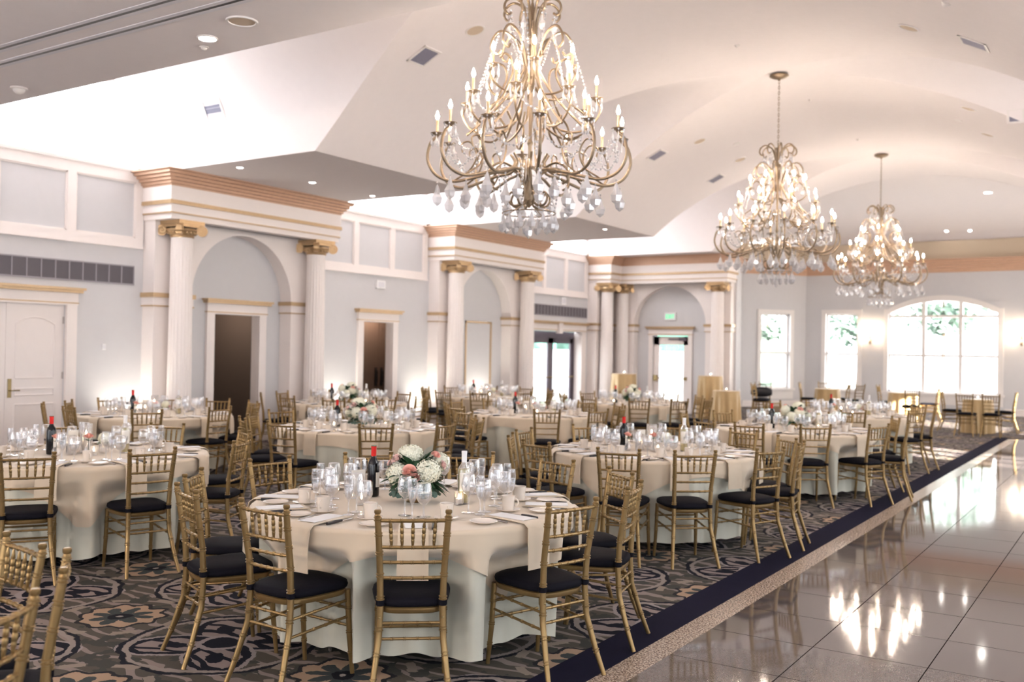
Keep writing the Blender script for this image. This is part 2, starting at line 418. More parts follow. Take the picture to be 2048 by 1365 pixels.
# apse dome
mb.grid(lambda u, v: (CX-6.1+12.2*u, Y1+(31.65-Y1)*v, zapse(CX-6.1+12.2*u, Y1+6.62*v) if v < 1 else 5.21), 60, 40)
struct('ceiling', mb, M['ceil'], 'off-white groin-vaulted ceiling with flat side soffits', 'ceiling', smooth=28)
for y in (4.7225, 4.9925):
    mb = MB(); mb.box(WX-.1, RX+.1, y-.018, y+.018, SP-.004, SP+.05); mb.box(WX-.1, RX+.1, y-.062, y-.018, SP-.005, SP+.03, 1); mb.box(WX-.1, RX+.1, y+.018, y+.062, SP-.005, SP+.03, 1)
    struct('trim_1' if y < 4.8 else 'trim_2', mb, [M['blackp'], M['metal']], 'dark partition track slot across the near ceiling, %s of the pair' % ('nearer' if y < 4.8 else 'farther'), 'track')

# ------------------------------------------------------------------ walls
def wall(name, T, s0, s1, z1, ops, mat_, label, th=.3):
    """T(s,d,z); d=0 is the room face, d<0 goes outward; ops=[(s0,s1,z0,z1)]"""
    mb = MB(); ops = sorted(ops); s = s0
    for a, b, c, d in ops:
        if a > s: mb.box(s, a, -th, 0, 0, z1, T=T)
        if c > 0: mb.box(a, b, -th, 0, 0, c, T=T)
        if d < z1: mb.box(a, b, -th, 0, d, z1, T=T)
        s = b
    if s < s1: mb.box(s, s1, -th, 0, 0, z1, T=T)
    return struct(name, mb, mat_, label, 'wall', smooth=0)
TL = lambda s, d, z: (WX+d, s, z)              # left wall, s=Y
TR = lambda s, d, z: (RX-d, s, z)
TF = lambda s, d, z: (s, 31.6-d, z)            # far wall, s=X
T3 = lambda s, d, z: (s, 25.2-d, z)            # wall with the exit door, s=X
D1 = (10.82, 11.80); D2 = (14.52, 15.42); D3 = (20.95, 23.45); DL = (6.46, 8.16); DE = (-11.70, -10.62)
wall('wall_left', TL, -4, 25.2, SP, [(DL[0], DL[1], 0, 2.22), (D1[0], D1[1], 0, 2.2), (D2[0], D2[1], 0, 2.2), (D3[0], D3[1], 0, 2.2)], M['wall'], 'long pale grey left wall with doors, recesses and columns', th=.14)
wall('wall_exit', T3, WX-.3, -9.25, SP+.02, [(DE[0], DE[1], 0, 2.16)], M['wall'], 'pale grey end wall behind the exit door arch')
wall('wall_right', TR, -4, 25.2, SP, [(y-1.05, y+1.05, .6, 3.4) for y in RWIN], M['wall'], 'right side wall with tall windows')
TRR = lambda s, d, z: (s, -4+d, z)
wall('wall_rear', TRR, WX-.3, RX+.3, SP, [(x-1.1, x+1.1, .6, 3.4) for x in (-11, -7.5, -4, -.5)], M['wall'], 'wall behind the viewer')
mb = MB(); mb.box(CX+HS-.02, RX, 25.2, 25.4, 0, SP+.02); struct('wall_side', mb, M['wall'], 'return wall at the right end', 'wall')
BW = (-6.68, -3.58)                              # arched window glass opening
wall('wall_far', TF, -9.3, 2*CX+9.3, 5.21, [(-8.60, -7.60, .60, 3.02), (BW[0], BW[1], .60, 3.40)], M['wall'], 'far grey wall with the arched window')
# corner spandrels of the arched opening
mb = MB(); bc = (BW[0]+BW[1])/2; hw = (BW[1]-BW[0])/2; az0 = 3.0; ar = .40
def archz(x): 
    R = (hw*hw+ar*ar)/(2*ar); return az0+ar-R+sqrt(R*R-(x-bc)**2)
mb.grid(lambda u, v: (BW[0]+2*hw*u, 31.6, archz(BW[0]+2*hw*u)+v*(3.41-archz(BW[0]+2*hw*u))), 24, 1)
mb.grid(lambda u, v: (BW[0]+2*hw*u, 31.6+.3*v, archz(BW[0]+2*hw*u)), 24, 1)
struct('trim_3', mb, M['wall'], 'curved head of the big far window opening', 'window surround')
# chamfer walls
def seg_T(p, q):
    dx, dy = q[0]-p[0], q[1]-p[1]; L = hypot(dx, dy); ux, uy = dx/L, dy/L; nx, ny = uy, -ux
    return (lambda s, d, z: (p[0]+ux*s+nx*d, p[1]+uy*s+ny*d, z)), L
TC1, LC1 = seg_T(AP[1], AP[2]); TS1, LS1 = seg_T(AP[0], AP[1])
def s_on(T, L, px):
    # parameter s where the camera ray through column px (at eye level) hits the wall segment
    d = ray(px, 705); p = T(0, 0, 0); q = T(L, 0, 0); ex, ey = q[0]-p[0], q[1]-p[1]
    det = d.x*(-ey)+d.y*ex; t = (p[0]*(-ey)+p[1]*ex)/det; X_, Y_ = d.x*t, d.y*t
    return ((X_-p[0])*ex+(Y_-p[1])*ey)/L
wa, wb = s_on(TC1, LC1, 1521), s_on(TC1, LC1, 1579)
wall('wall_corner', TC1, -.02, LC1, 5.21, [(wa, wb, .60, 3.0)], M['wall'], 'angled grey wall with one narrow window at the far left')
wall('wall_apse', TS1, -.3, LS1, 5.21, [(2.4, 3.5, .6, 3.0)], M['wall'], 'short side wall beyond the exit door arch')
for i in (3, 4):
    T, L = seg_T(AP[i], AP[i+1])
    wall('wall_apse', T, 0, L, 5.21, [(q-.6, q+.6, .6, 3.0) for q in ((LC1*.5,) if i == 3 else (1.2, 3.0))], M['wall'], 'right hand wall of the far end, %s' % ('angled part' if i == 3 else 'straight part'))

# generic mitred moulding along a plan path
def molding(mb, path, prof, mi=0, closed=False):
    """path: plan points; outward = right hand side of travel; prof: [(out,z)]"""
    n = len(path); P = [Vector((p[0], p[1])) for p in path]; mit = []
    for i in range(n):
        a = (P[i]-P[i-1]).normalized() if i > 0 else None; b = (P[i+1]-P[i]).normalized() if i < n-1 else None
        if a is None: a = b
        if b is None: b = a
        na = Vector((a.y, -a.x)); nb = Vector((b.y, -b.x)); mm = (na+nb).normalized(); mm = mm/max(.2, mm.dot(na)); mit.append(mm)
    k = len(prof); vs = []
    for i in range(n):
        for o, z in prof: q = P[i]+mit[i]*o; vs.append((q.x, q.y, z))
    fs = [(i*k+j, (i+1)*k+j, (i+1)*k+j+1, i*k+j+1) for i in range(n-1) for j in range(k-1)]
    fs.append(tuple(range(k))); fs.append(tuple((n-1)*k+j for j in range(k-1, -1, -1)))
    mb.add(vs, fs, mi)
def strip(mb, path, z0, z1, out, mi=0): molding(mb, path, [(0, z0), (out, z0), (out, z1), (0, z1)], mi)
def cornice_profile(z0, z1, o0, o1, steps=5):
    pr = [(0, z0), (o0, z0)]
    for i in range(steps):
        t0 = i/steps; t1 = (i+1)/steps; za = z0+(z1-z0)*t0; zb = z0+(z1-z0)*t1; oo = o0+(o1-o0)*(t1**1.3)
        pr += [(pr[-1][0], za+(zb-za)*.55), (oo, za+(zb-za)*.72)]
    pr += [(o1, z1), (0, z1)]
    return pr
TN_ = [3]
def trimname():
    TN_[0] += 1; return 'trim_%d' % TN_[0]
def entab(path, where):
    w = MB(); g = MB()
    # body, architrave to frieze
    molding(w, path, [(-.2, 3.60), (0, 3.60), (0, 3.70), (.018, 3.70), (.018, 3.84), (.03, 3.90), (.03, 4.12), (-.2, 4.12)])
    strip(g, path, 3.683, 3.703, .026); strip(g, path, 3.825, 3.885, .045)
    c = MB(); molding(c, path, cornice_profile(4.10, SP-.002, .035, .25, 5))
    o = struct(trimname(), w, M['white'], 'white entablature with copper cornice %s' % where, 'entablature', smooth=20)
    a = g.obj('gold_band', M['gold'], o, 20); b = c.obj('cornice', M['copper'], o, 20, label='copper-coloured stepped cornice')
    return o
def column(loc, face, where):
    """loc = centre on floor; face = outward angle"""
    t = thing('column', 'cream fluted column with gilded scroll capital %s' % where, 'column', (loc[0], loc[1], 0), face)
    fl = lambda a, z: 1-.055*abs(sin(a*10))**.5 if .32 < z < 3.28 else 1
    zs = [.30, .33]+[.4+.36*i for i in range(8)]+[3.27, 3.30, 3.34]
    MB().lathe([(.185-.02*max(0, (z-1))/2.3, z) for z in zs], 80, mod=fl).obj('shaft', M['white'], t, 60)
    b = MB(); b.box(-.25, .25, -.25, .25, 0, .12); b.lathe([(.245, .12), (.25, .15), (.245, .19), (.21, .2), (.205, .24), (.22, .25), (.225, .27), (.215, .295), (.19, .30)], 32); b.obj('base', M['white'], t, 30)
    c = MB(); c.lathe([(.17, 3.34), (.185, 3.355), (.18, 3.37), (.2, 3.40), (.235, 3.45), (.22, 3.48)], 32)
    for k in range(20):
        a = 2*pi*k/20; c.sph((.205*cos(a), .205*sin(a), 3.415), .022, 6, 5, (1, 1, 1.2))
    cap = c.obj('capital', M['capg'], t, 40, label='gilded scroll capital')
    ab = MB(); ab.box(-.24, .24, -.24, .24, 3.545, 3.60); ab.box(-.22, .22, -.22, .22, 3.50, 3.55); ab.obj('abacus', M['capg'], cap, 20)
    for k in range(4):
        a = pi/4+pi/2*k; v = MB(); ca, sa = cos(a), sin(a)
        def q(u, w, th):  # u radial, w height, th tangential
            return (ca*u-sa*th, sa*u+ca*th, w)
        for th0, th1 in ((-.04, .04),):
            n = 20
            vs = [q(.30+.085*cos(2*pi*i/n), 3.455+.085*sin(2*pi*i/n), th) for th in (th0, th1) for i in range(n)]
            v.add(vs, [(i, (i+1) % n, n+(i+1) % n, n+i) for i in range(n)]+[tuple(range(n-1, -1, -1)), tuple(range(n, 2*n))])
        for th in (-.044, .044):
            pts = [q(.30+(.078-.0105*s/1.0)*cos(s*1.0*pi/2.0*1.0+pi/2), 3.455+(.078-.0105*s)*sin(s*pi/2+pi/2), th) for s in [i*.25 for i in range(27)]]
            v.tube(pts, .009, 5)
        v.add([q(.12, 3.50, -.05), q(.12, 3.50, .05), q(.3, 3.53, .045), q(.3, 3.53, -.045), q(.12, 3.55, -.05), q(.12, 3.55, .05), q(.3, 3.55, .045), q(.3, 3.55, -.045)],
              [(0, 1, 2, 3), (7, 6, 5, 4), (0, 4, 5, 1), (1, 5, 6, 2), (2, 6, 7, 3), (3, 7, 4, 0)])
        v.obj('volute', M['capg'], cap, 40)
    return t
def impost(mb, gb, T, s0, s1, d0, d1):
    mb.box(s0-.02, s1+.02, d0, d1+.02, 2.28, 2.42, T=T); gb.box(s0-.045, s1+.045, d0, d1+.05, 2.405, 2.475, T=T); gb.box(s0-.03, s1+.03, d0, d1+.03, 2.262, 2.283, T=T)
def bay(T, sc, where, cols=(-1, 1)):
    """arch wall block 3.65 wide centred on sc, depth .28, projecting from d=0"""
    D = .28; r = 1.08; zs = 2.46; a0, a1 = sc-1.79, sc+1.79
    mb = MB(); N = 36
    # front face around the arch
    def F(u, v):
        th = pi*(1-u); s = sc+r*cos(th); z = zs+r*sin(th); return T(s, D, z+(3.62-z)*v)
    mb.grid(F, N, 1)
    mb.grid(lambda u, v: T(sc+r*cos(pi*(1-u)), D*(1-v), zs+r*sin(pi*(1-u))), N, 1)
    mb.box(a0, sc-r, 0, D, 0, 3.62, T=T); mb.box(sc+r, a1, 0, D, 0, 3.62, T=T)
    o = struct(trimname(), mb, M['white'], 'white arch surround standing proud of the wall %s' % where, 'arch', smooth=30)
    w = MB(); g = MB()
    for s0, s1 in ((a0, sc-r), (sc+r, a1)): impost(w, g, T, s0, s1, 0, D)
    w.obj('impost', M['white'], o, 20); g.obj('gold_band', M['gold'], o, 20)
    return o
def casing(T, s0, s1, z, where, keystone=False, side=.16, cat='door surround', d=.05, capz=.24):
    w = MB(); g = MB(); s0o, s1o = s0-side, s1+side
    w.box(s0o, s0, 0, d, 0, z, T=T); w.box(s1, s1o, 0, d, 0, z, T=T); w.box(s0o-.005, s1o+.005, 0, d+.012, z, z+capz-.05, T=T)
    g.box(s0o-.05, s1o+.05, 0, d+.07, z+capz-.06, z+capz-.02, T=T); g.box(s0o-.075, s1o+.075, 0, d+.10, z+capz-.02, z+capz+.015, T=T); g.box(s0o-.015, s1o+.015, 0, d+.02, z+.025, z+.042, T=T)
    o = struct(trimname(), w, M['white'], 'white door casing with gilded cap %s' % where, cat, smooth=20)
    g.obj('gold_band', M['gold'], o, 20)
    if keystone:
        k = MB(); c = (s0+s1)/2
        k.add([T(c-.07, 0, z-.06), T(c+.07, 0, z-.06), T(c+.11, 0, z+capz+.03), T(c-.11, 0, z+capz+.03), T(c-.07, .13, z-.06), T(c+.07, .13, z-.06), T(c+.11, .13, z+capz+.03), T(c-.11, .13, z+capz+.03)],
              [(3, 2, 1, 0), (4, 5, 6, 7), (0, 1, 5, 4), (1, 2, 6, 5), (2, 3, 7, 6), (3, 0, 4, 7)]); k.obj('keystone', M['white'], o, 0)
    return o
BC = [11.235, 18.435]
wh = ['over the dark left doorway', 'over the gilt-lined recess', 'beside the double glass doors', 'over the exit door']
for i, c in enumerate(BC):
    bay(TL, c, 'around the %s' % ('dark doorway' if i == 0 else 'recess with the gilt rectangle'))
    entab([(WX, c+1.82), (-12.4, c+1.82), (-12.4, c-1.82), (WX, c-1.82)][::-1], wh[i])
    for j, s in enumerate((-1, 1)):
        column((-12.6, c+s*1.46), 0, '%s of the %s' % (('left', 'right')[j], ('dark doorway', 'gilt-lined recess')[i]))
# third bay turns the corner
entab([(WX, 23.86), (-12.4, 23.86), (-12.4, 24.5), (-9.27, 24.5), (-9.27, 25.25)], wh[3])
bay(T3, -11.1, 'around the exit door')
column((-12.6, 24.08), 0, 'beside the double glass doors, nearest the corner'); column((-12.45, 24.72), -pi/2, 'left of the exit door'); column((-9.60, 24.72), -pi/2, 'right of the exit door')
# pier between the glass doors and the corner
w = MB(); w.box(23.86, 25.2, 0, .28, 0, 3.62, T=TL)
o = struct(trimname(), w, M['white'], 'white pier between the double glass doors and the corner', 'pier')
w = MB(); g = MB(); impost(w, g, TL, 23.86, 24.9, 0, .28); w.obj('impost', M['white'], o, 20); g.obj('gold_band', M['gold'], o, 20)
# upper panel frames and casings between the bays
spans = [(YC[0]-RISE, YC[0]+RISE), (YC[1]-RISE+.08, YC[1]+RISE-.02), (YC[2]-RISE+.06, YC[2]+RISE+.05)]
spn = ['above the white panelled door', 'above the doorway with brown doors', 'above the double glass doors']
for (a, b), nm in zip(spans, spn):
    w = MB(); w.box(a, b, 0, .035, 3.18, 3.31, T=TL); w.box(a, b, 0, .035, 4.17, SP, T=TL); w.box(a, b, 0, .055, 3.15, 3.185, T=TL)
    n = 3; st = .14; pw = (b-a-st)/n
    for i in range(n+1): w.box(a+i*pw, a+i*pw+st, 0, .035, 3.31, 4.17, T=TL)
    for i in range(n):
        s0 = a+i*pw+st; s1 = a+(i+1)*pw; q = .02
        for bx in ((s0, s1, 3.31, 3.31+q), (s0, s1, 4.17-q, 4.17), (s0, s0+q, 3.31, 4.17), (s1-q, s1, 3.31, 4.17)): w.box(bx[0], bx[1], 0, .02, bx[2], bx[3], T=TL)
    struct(trimname(), w, M['white'], 'row of three white-framed square panels %s' % nm, 'wall panelling', smooth=0)
# clerestory windows
wn = [0]
def winname():
    wn[0] += 1; return 'window_%d' % wn[0]
for sd, T in (('left', TL), ('right', TR)):
    for i, c in enumerate(YC):
        f = MB()
        for rr0, rr1, d0, d1 in ((RISE-.13, RISE, 0, .06),):
            N = 32
            f.grid(lambda u, v: T(c+(rr0+(rr1-rr0)*v)*cos(pi*u), .06, SP+(rr0+(rr1-rr0)*v)*sin(pi*u)), N, 1)
            f.grid(lambda u, v: T(c+rr0*cos(pi*u), .06*v, SP+rr0*sin(pi*u)), N, 1)
        f.box(c-RISE, c+RISE, 0, .06, SP, SP+.05, T=T)
        o = struct(winname(), f, M['frame'], 'half-round high window on the %s, number %d from the front' % (sd, i+1) if sd == 'right' else
                   'bright half-round high window %s' % spn[i], 'window')
        N = 32; g = MB(); g.add([T(c, .01, SP)]+[T(c+(RISE-.1)*cos(pi*k/N), .01, SP+(RISE-.1)*sin(pi*k/N)) for k in range(N+1)], [(0, k+1, k+2) for k in range(N)])
        g.obj('pane', M['lun'] if sd == 'left' else M['lunr'], o, 0)
# recessed gilt rectangle in second bay
g = MB(); s0, s1 = 18.02, 19.08
for bx in ((s0, s0+.045, .5, 2.34), (s1-.045, s1, .5, 2.34), (s0, s1, 2.295, 2.34), (s0, s1, .5, .545)): g.box(bx[0], bx[1], 0, .02, bx[2], bx[3], T=TL)
struct(trimname(), g, M['gold'], 'thin gilt rectangular moulding inside the second recess', 'wall moulding', smooth=0)
casing(TL, DL[0], DL[1], 2.22, 'around the closed white door'); casing(TL, D1[0], D1[1], 2.2, 'inside the first arch')
casing(TL, D2[0], D2[1], 2.2, 'around the doorway with brown doors'); casing(TL, D3[0], D3[1], 2.2, 'with a keystone over the double glass doors', True, side=.25)
casing(T3, DE[0], DE[1], 2.16, 'around the exit door', side=.12)
# pilaster strips flanking bays on wall + baseboards
def baseboard(T, segs, name, lab):
    w = MB()
    for a, b in segs: w.box(a, b, 0, .025, 0, .2, T=T); w.box(a, b, 0, .04, .16, .185, T=T)
    struct(name, w, M['white'], lab, 'baseboard', smooth=0)
baseboard(TL, [(-4, DL[0]-.17), (DL[1]+.17, 9.42), (13.04, D2[0]-.17), (D2[1]+.17, 16.62), (20.24, D3[0]-.26), (10.17, D1[0]-.17), (D1[1]+.17, 12.3), (17.4, 19.5)], 'baseboard_left', 'white baseboard along the left wall')
baseboard(TF, [(-9.25, -6.9), (-3.4, -.4)], 'baseboard_far', 'white baseboard along the far wall')
baseboard(TC1, [(0.05, LC1-.03)], 'baseboard_corner', 'white baseboard under the narrow corner window')
# apse cornice
mb = MB(); molding(mb, [(AP[0][0]-.02, 25.4)]+AP[1:5]+[(AP[5][0]+.02, 25.4)], cornice_profile(4.26, 4.66, .02, .22, 5))
struct(trimname(), mb, M['copper'], 'copper cornice running round the far end', 'cornice', smooth=20)
mb = MB(); molding(mb, [(AP[0][0]-.02, 25.4)]+AP[1:5]+[(AP[5][0]+.02, 25.4)], [(0, 4.66), (.03, 4.66), (.03, 5.22), (0, 5.22)])
struct(trimname(), mb, mat('tan_band', (.60, .50, .38), .7), 'tan band above the far copper cornice', 'frieze', smooth=20)

# ------------------------------------------------------------------ doors
def panel_door(T, s0, s1, z1, d, name_mat, handle_side, name='door_1', lab=''):
    w = MB(); th = .045; w.box(s0+.002, s1+.003, d-th, d, .004, z1, T=T); W_ = s1-s0
    a, b = s0+.14, s1-.14
    def rim(pts, r=.012):
        for i in range(len(pts)): 
            p, q = pts[i], pts[(i+1) % len(pts)]; w.tube([T(p[0], d+.002, p[1]), T(q[0], d+.002, q[1])], r, 5)
    top = [(a+(b-a)*i/10, 1.93+.10*(1-((i-5)/5)**2)) for i in range(11)]
    rim([(a, 1.17)]+top+[(b, 1.17)]); rim([(a, 1.02), (a, .87+.06), (b, .93), (b, 1.02)]+[]); rim([(a, .80), (a, .22), (b, .22), (b, .80)])
    o = struct(name, w, name_mat, lab, 'door', smooth=30)
    return o
dn = panel_door(TL, 7.31, DL[1], 2.225, -.03, M['white'], -1, 'door_1', 'white panelled door leaf with brass handle at far left')
h = MB(); h.box(7.35, 7.40, -.03, -.018, .90, 1.16, T=TL); h.tube([TL(7.375, -.02, 1.0), TL(7.375, .03, 1.0), TL(7.49, .035, 1.0)], .009, 6); h.obj('door_handle', M['bar'], dn, 30, label='brass lever handle')
for z in (.25, 1.15, 1.95): MB().box(DL[1]-.02, DL[1]+.005, -.03, -.012, z, z+.1, T=TL).obj('hinge', M['steel'], dn, 0)
panel_door(TL, DL[0], 7.305, 2.225, -.03, M['white'], 1, 'door_2', 'white panelled door leaf cut by the left frame edge')
# dark rooms behind the two open doorways
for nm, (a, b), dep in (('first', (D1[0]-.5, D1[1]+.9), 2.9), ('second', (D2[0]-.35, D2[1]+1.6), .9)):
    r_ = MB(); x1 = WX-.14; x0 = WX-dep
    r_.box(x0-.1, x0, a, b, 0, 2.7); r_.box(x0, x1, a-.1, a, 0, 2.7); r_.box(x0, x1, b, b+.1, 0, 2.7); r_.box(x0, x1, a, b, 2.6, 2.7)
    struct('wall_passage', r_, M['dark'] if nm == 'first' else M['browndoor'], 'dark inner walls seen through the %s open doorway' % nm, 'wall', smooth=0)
    f_ = MB()
    for s in ((D1 if nm == 'first' else D2)):
        sg = .004 if s in (D1[0], D2[0]) else -.004
        f_.box(min(s, s+sg), max(s, s+sg), -.15, 0.0, 0, 2.2, T=TL)
    struct(trimname(), f_, M['white'], 'white jambs of the %s open doorway' % nm, 'door jamb', smooth=0)
xb = WX-.9
for y_, pw_ in ((11.7, 34), (15.6, 22)):  # unseen fill lights added to lift the dark rooms and inner doors
    L = bpy.data.lights.new('passage_fill_light', 'POINT'); L.energy = pw_; L.color = (1, .8, .65); L.shadow_soft_size = .1
    o = bpy.data.objects.new('passage_fill_light', L); COL.objects.link(o); o.location = (WX-.5 if y_ > 13 else WX-1.5, y_, 2.5)
def TB(s, d, z): return (xb+d, s, z)
for k, (a, b) in enumerate(((15.28, 16.0), (16.01, 16.73))):
    w = MB(); w.box(a, b, .0, .05, .01, 2.25, T=TB); w.box(a+.1, b-.1, .05, .058, .15, .95, T=TB); w.box(a+.1, b-.1, .05, .058, 1.1, 2.1, T=TB)
    o = struct('door_%d' % (3+k), w, M['browndoor'], 'brown inner door with long dark pull, %s of the pair' % ('left' if k == 0 else 'right'), 'door', smooth=0)
    s = b-.09 if k == 0 else a+.09
    h = MB(); h.box(s-.035, s+.035, .055, .07, .85, 1.25, T=TB); h.tube([TB(s, .07, .9), TB(s, .11, .93), TB(s, .11, 1.17), TB(s, .07, 1.2)], .012, 6); h.obj('pull_handle', M['blackp'], o, 30)
# double glass doors (dark frame) and jambs
f_ = MB()
f_.box(D3[0]-.001, D3[0]+.01, -.26, 0, 0, 2.2, T=TL); f_.box(D3[1]-.01, D3[1]+.001, -.26, 0, 0, 2.2, T=TL)
struct(trimname(), f_, M['white'], 'white jambs of the double glass doors', 'door jamb', smooth=0)
f_ = MB(); f_.box(D3[0], D3[1], -.28, -.18, 2.02, 2.2, T=TL); f_.box(D3[0], D3[0]+.06, -.28, -.18, 0, 2.03, T=TL); f_.box(D3[1]-.06, D3[1], -.28, -.18, 0, 2.03, T=TL)
struct(trimname(), f_, M['dkframe'], 'dark frame around the double glass doors', 'door frame', smooth=0)
mid = (D3[0]+D3[1])/2
for k, (a, b) in enumerate(((D3[0]+.06, mid), (mid, D3[1]-.06))):
    w = MB(); st = .13
    for bx in ((a, a+st, .02, 2.02), (b-st, b, .02, 2.02), (a, b, 1.88, 2.02), (a, b, .02, .25)): w.box(bx[0], bx[1], -.25, -.20, bx[2], bx[3], T=TL)
    o = struct('door_%d' % (5+k), w, M['dkframe'], 'dark-framed glass exit door, %s of the pair' % ('left' if k == 0 else 'right'), 'door', smooth=0)
    g = MB(); g.box(a+st, b-st, -.227, -.223, .25, 1.88, T=TL); g.obj('pane', M['pane'], o, 0)
    h = MB(); h.tube([TL(a+.05, -.20, .97), TL(a+.05, -.13, .97), TL(b-.05, -.13, .97), TL(b-.05, -.20, .97)], .016, 6); h.obj('push_bar', M['bar'], o, 30)
    c = MB(); c.box(a+.2, a+.6, -.20, -.15, 1.93, 1.99, T=TL); c.obj('door_closer', M['dkframe'], o, 0)
# exit door, white with small panes
w = MB(); a, b = DE; st = .17
for bx in ((a, a+st, .02, 2.14), (b-st, b, .02, 2.14), (a, b, 1.90, 2.14), (a, b, .02, .30)): w.box(bx[0], bx[1], -.10, -.05, bx[2], bx[3], T=T3)
o = struct('door_7', w, M['white'], 'white glazed exit door under the arch', 'door', smooth=0)
g = MB(); g.box(a+st, b-st, -.078, -.074, .30, 1.90, T=T3); g.obj('pane', M['pane'], o, 0)
mu = MB(); aw = b-a-2*st
for i in (1, 2, 3): mu.box(a+st+aw*i/4-.006, a+st+aw*i/4+.006, -.074, -.062, .3 if i != 2 else 1.58, 1.90, T=T3)
for z in (1.72, 1.58): mu.box(a+st, b-st, -.074, -.062, z-.006, z+.006, T=T3)
mu.obj('muntins', M['white'], o, 0)
h = MB(); h.box(a+.03, a+.13, -.05, .02, .88, 1.04, T=T3); h.tube([T3(a+.05, .0, .96), T3(b-.05, .0, .96)], .014, 6); h.box(b-.13, b-.05, -.05, .02, .91, 1.0, T=T3); h.obj('push_bar', M['bar'], o, 30)
c = MB(); c.box(b-.62, b-.05, -.05, -.01, 2.04, 2.08, T=T3); c.box(b-.3, b-.06, -.05, .01, 2.02, 2.10, T=T3); c.obj('door_closer', M['dkframe'], o, 0)
# exit sign
t = thing('exit_sign', 'green lit exit sign above the glazed exit door', 'exit sign', T3(-11.17, 0.0, 2.70))
MB().box(-.17, .17, -.05, -.002, -.11, .11).obj('housing', M['paper'], t, 0)
lt = MB()
def stroke(x0, z0, x1, z1, w=.011):
    dx, dz = x1-x0, z1-z0; L = hypot(dx, dz); nx, nz = -dz/L*w, dx/L*w
    lt.add([(x0-nx, -.052, z0-nz), (x1-nx, -.052, z1-nz), (x1+nx, -.052, z1+nz), (x0+nx, -.052, z0+nz)], [(0, 1, 2, 3)])
h_ = .055
for (x, ss) in ((-.115, [(0, -1, 0, 1), (0, 1, 1, 1), (0, 0, .8, 0), (0, -1, 1, -1)]), (-.045, [(0, -1, 1, 1), (0, 1, 1, -1)]), (.04, [(0, -1, 0, 1)]), (.07, [(0, 1, 1, 1), (.5, -1, .5, 1)])):
    for a_, b_, c_, d_ in ss: stroke(x+a_*.05, b_*h_, x+c_*.05, d_*h_)
lt.obj('letters', M['exitg'], t, 0)

# ------------------------------------------------------------------ far windows
def window(T, s0, s1, z0, z1, lab, rails=(), mull=(), arch=None, side=.13, pane=None):
    f = MB(); w = side
    if arch:
        N = 24
        def az(s): return arch(s)
        f.grid(lambda u, v: T(s0+(s1-s0)*u, .045, az(s0+(s1-s0)*u)+v*.17), N, 1); f.grid(lambda u, v: T(s0+(s1-s0)*u, .045*v, az(s0+(s1-s0)*u)), N, 1)
        f.grid(lambda u, v: T(s0+(s1-s0)*u, .045*(1-v), az(s0+(s1-s0)*u)+.17), N, 1)
        f.box(s0-w, s0, 0, .045, z0, az(s0+.001)+.16, T=T); f.box(s1, s1+w, 0, .045, z0, az(s1-.001)+.16, T=T)
    else:
        f.box(s0-w, s0, 0, .045, z0-.0, z1+w, T=T); f.box(s1, s1+w, 0, .045, z0, z1+w, T=T); f.box(s0, s1, 0, .045, z1, z1+w, T=T)
    f.box(s0-w-.04, s1+w+.04, 0, .10, z0-.07, z0, T=T); f.box(s0-w, s1+w, 0, .035, z0-.35, z0-.07, T=T)
    o = struct(winname(), f, M['frame'], lab, 'window', smooth=20)
    s = MB()
    s.box(s0, s0+.05, -.16, -.1, z0, az(s0+.05) if arch else z1, T=T); s.box(s1-.05, s1, -.16, -.1, z0, az(s1-.05) if arch else z1, T=T); s.box(s0, s1, -.16, -.1, z0, z0+.05, T=T)
    if not arch: s.box(s0, s1, -.16, -.1, z1-.05, z1, T=T)
    for z in rails: s.box(s0, s1, -.17, -.03, z-.04, z+.04, T=T)
    for m_ in mull: s.box(m_-.055, m_+.055, -.175, -.04, z0, az(m_) if arch else z1, T=T)
    s.obj('sash', M['frame'], o, 0)
    g = MB()
    if arch: g.grid(lambda u, v: T(s0+(s1-s0)*u, -.13, z0+(az(s0+(s1-s0)*u)-z0)*v), 24, 1)
    else: g.box(s0, s1, -.132, -.128, z0, z1, T=T)
    g.obj('pane', pane or M['pane'], o, 0)
    return o
window(TC1, wa, wb, .60, 3.0, 'tall narrow window in the angled corner wall', rails=(1.74,))
window(TF, -8.60, -7.60, .60, 3.02, 'tall narrow window left of the big arched one', rails=(1.74,))
window(TF, BW[0], BW[1], .60, 3.4, 'wide segmental-arched window in the far wall', rails=(1.73, 2.93), mull=(BW[0]+1.02, BW[0]+2.06), arch=archz)
window(TS1, 2.4, 3.5, .6, 3.0, 'window in the short side wall, seen edge on', rails=(1.74,))
for i, ss in ((3, (LC1*.5,)), (4, (1.2, 3.0))):
    T, L = seg_T(AP[i], AP[i+1])
    for s_ in ss: window(T, s_-.6, s_+.6, .6, 3.0, 'added glowing fill window in the right side of the far end, %s' % ('angled wall' if i == 3 else 'number %d' % (ss.index(s_)+1)), rails=(1.74,), pane=M['lun3'])  # out-of-view glowing panes added to brighten the dome and far wall
for k, y in enumerate(RWIN):
    o = window(TR, y-1.05, y+1.05, .6, 3.4, 'tall window in the right wall, number %d from the rear' % (k+1), rails=(1.9,), mull=(y-.35, y+.35), pane=None if y in ROPEN else M['lun2'])
for k, x in enumerate((-11, -7.5, -4, -.5)):
    window(lambda s, d, z: (s, -4+d, z), x-1.1, x+1.1, .6, 3.4, 'added glowing fill window behind the viewer, number %d from the left' % (k+1), rails=(1.9,), mull=(x-.4, x+.4), pane=M['lun2'])  # glowing panes added behind the camera as cool front fill

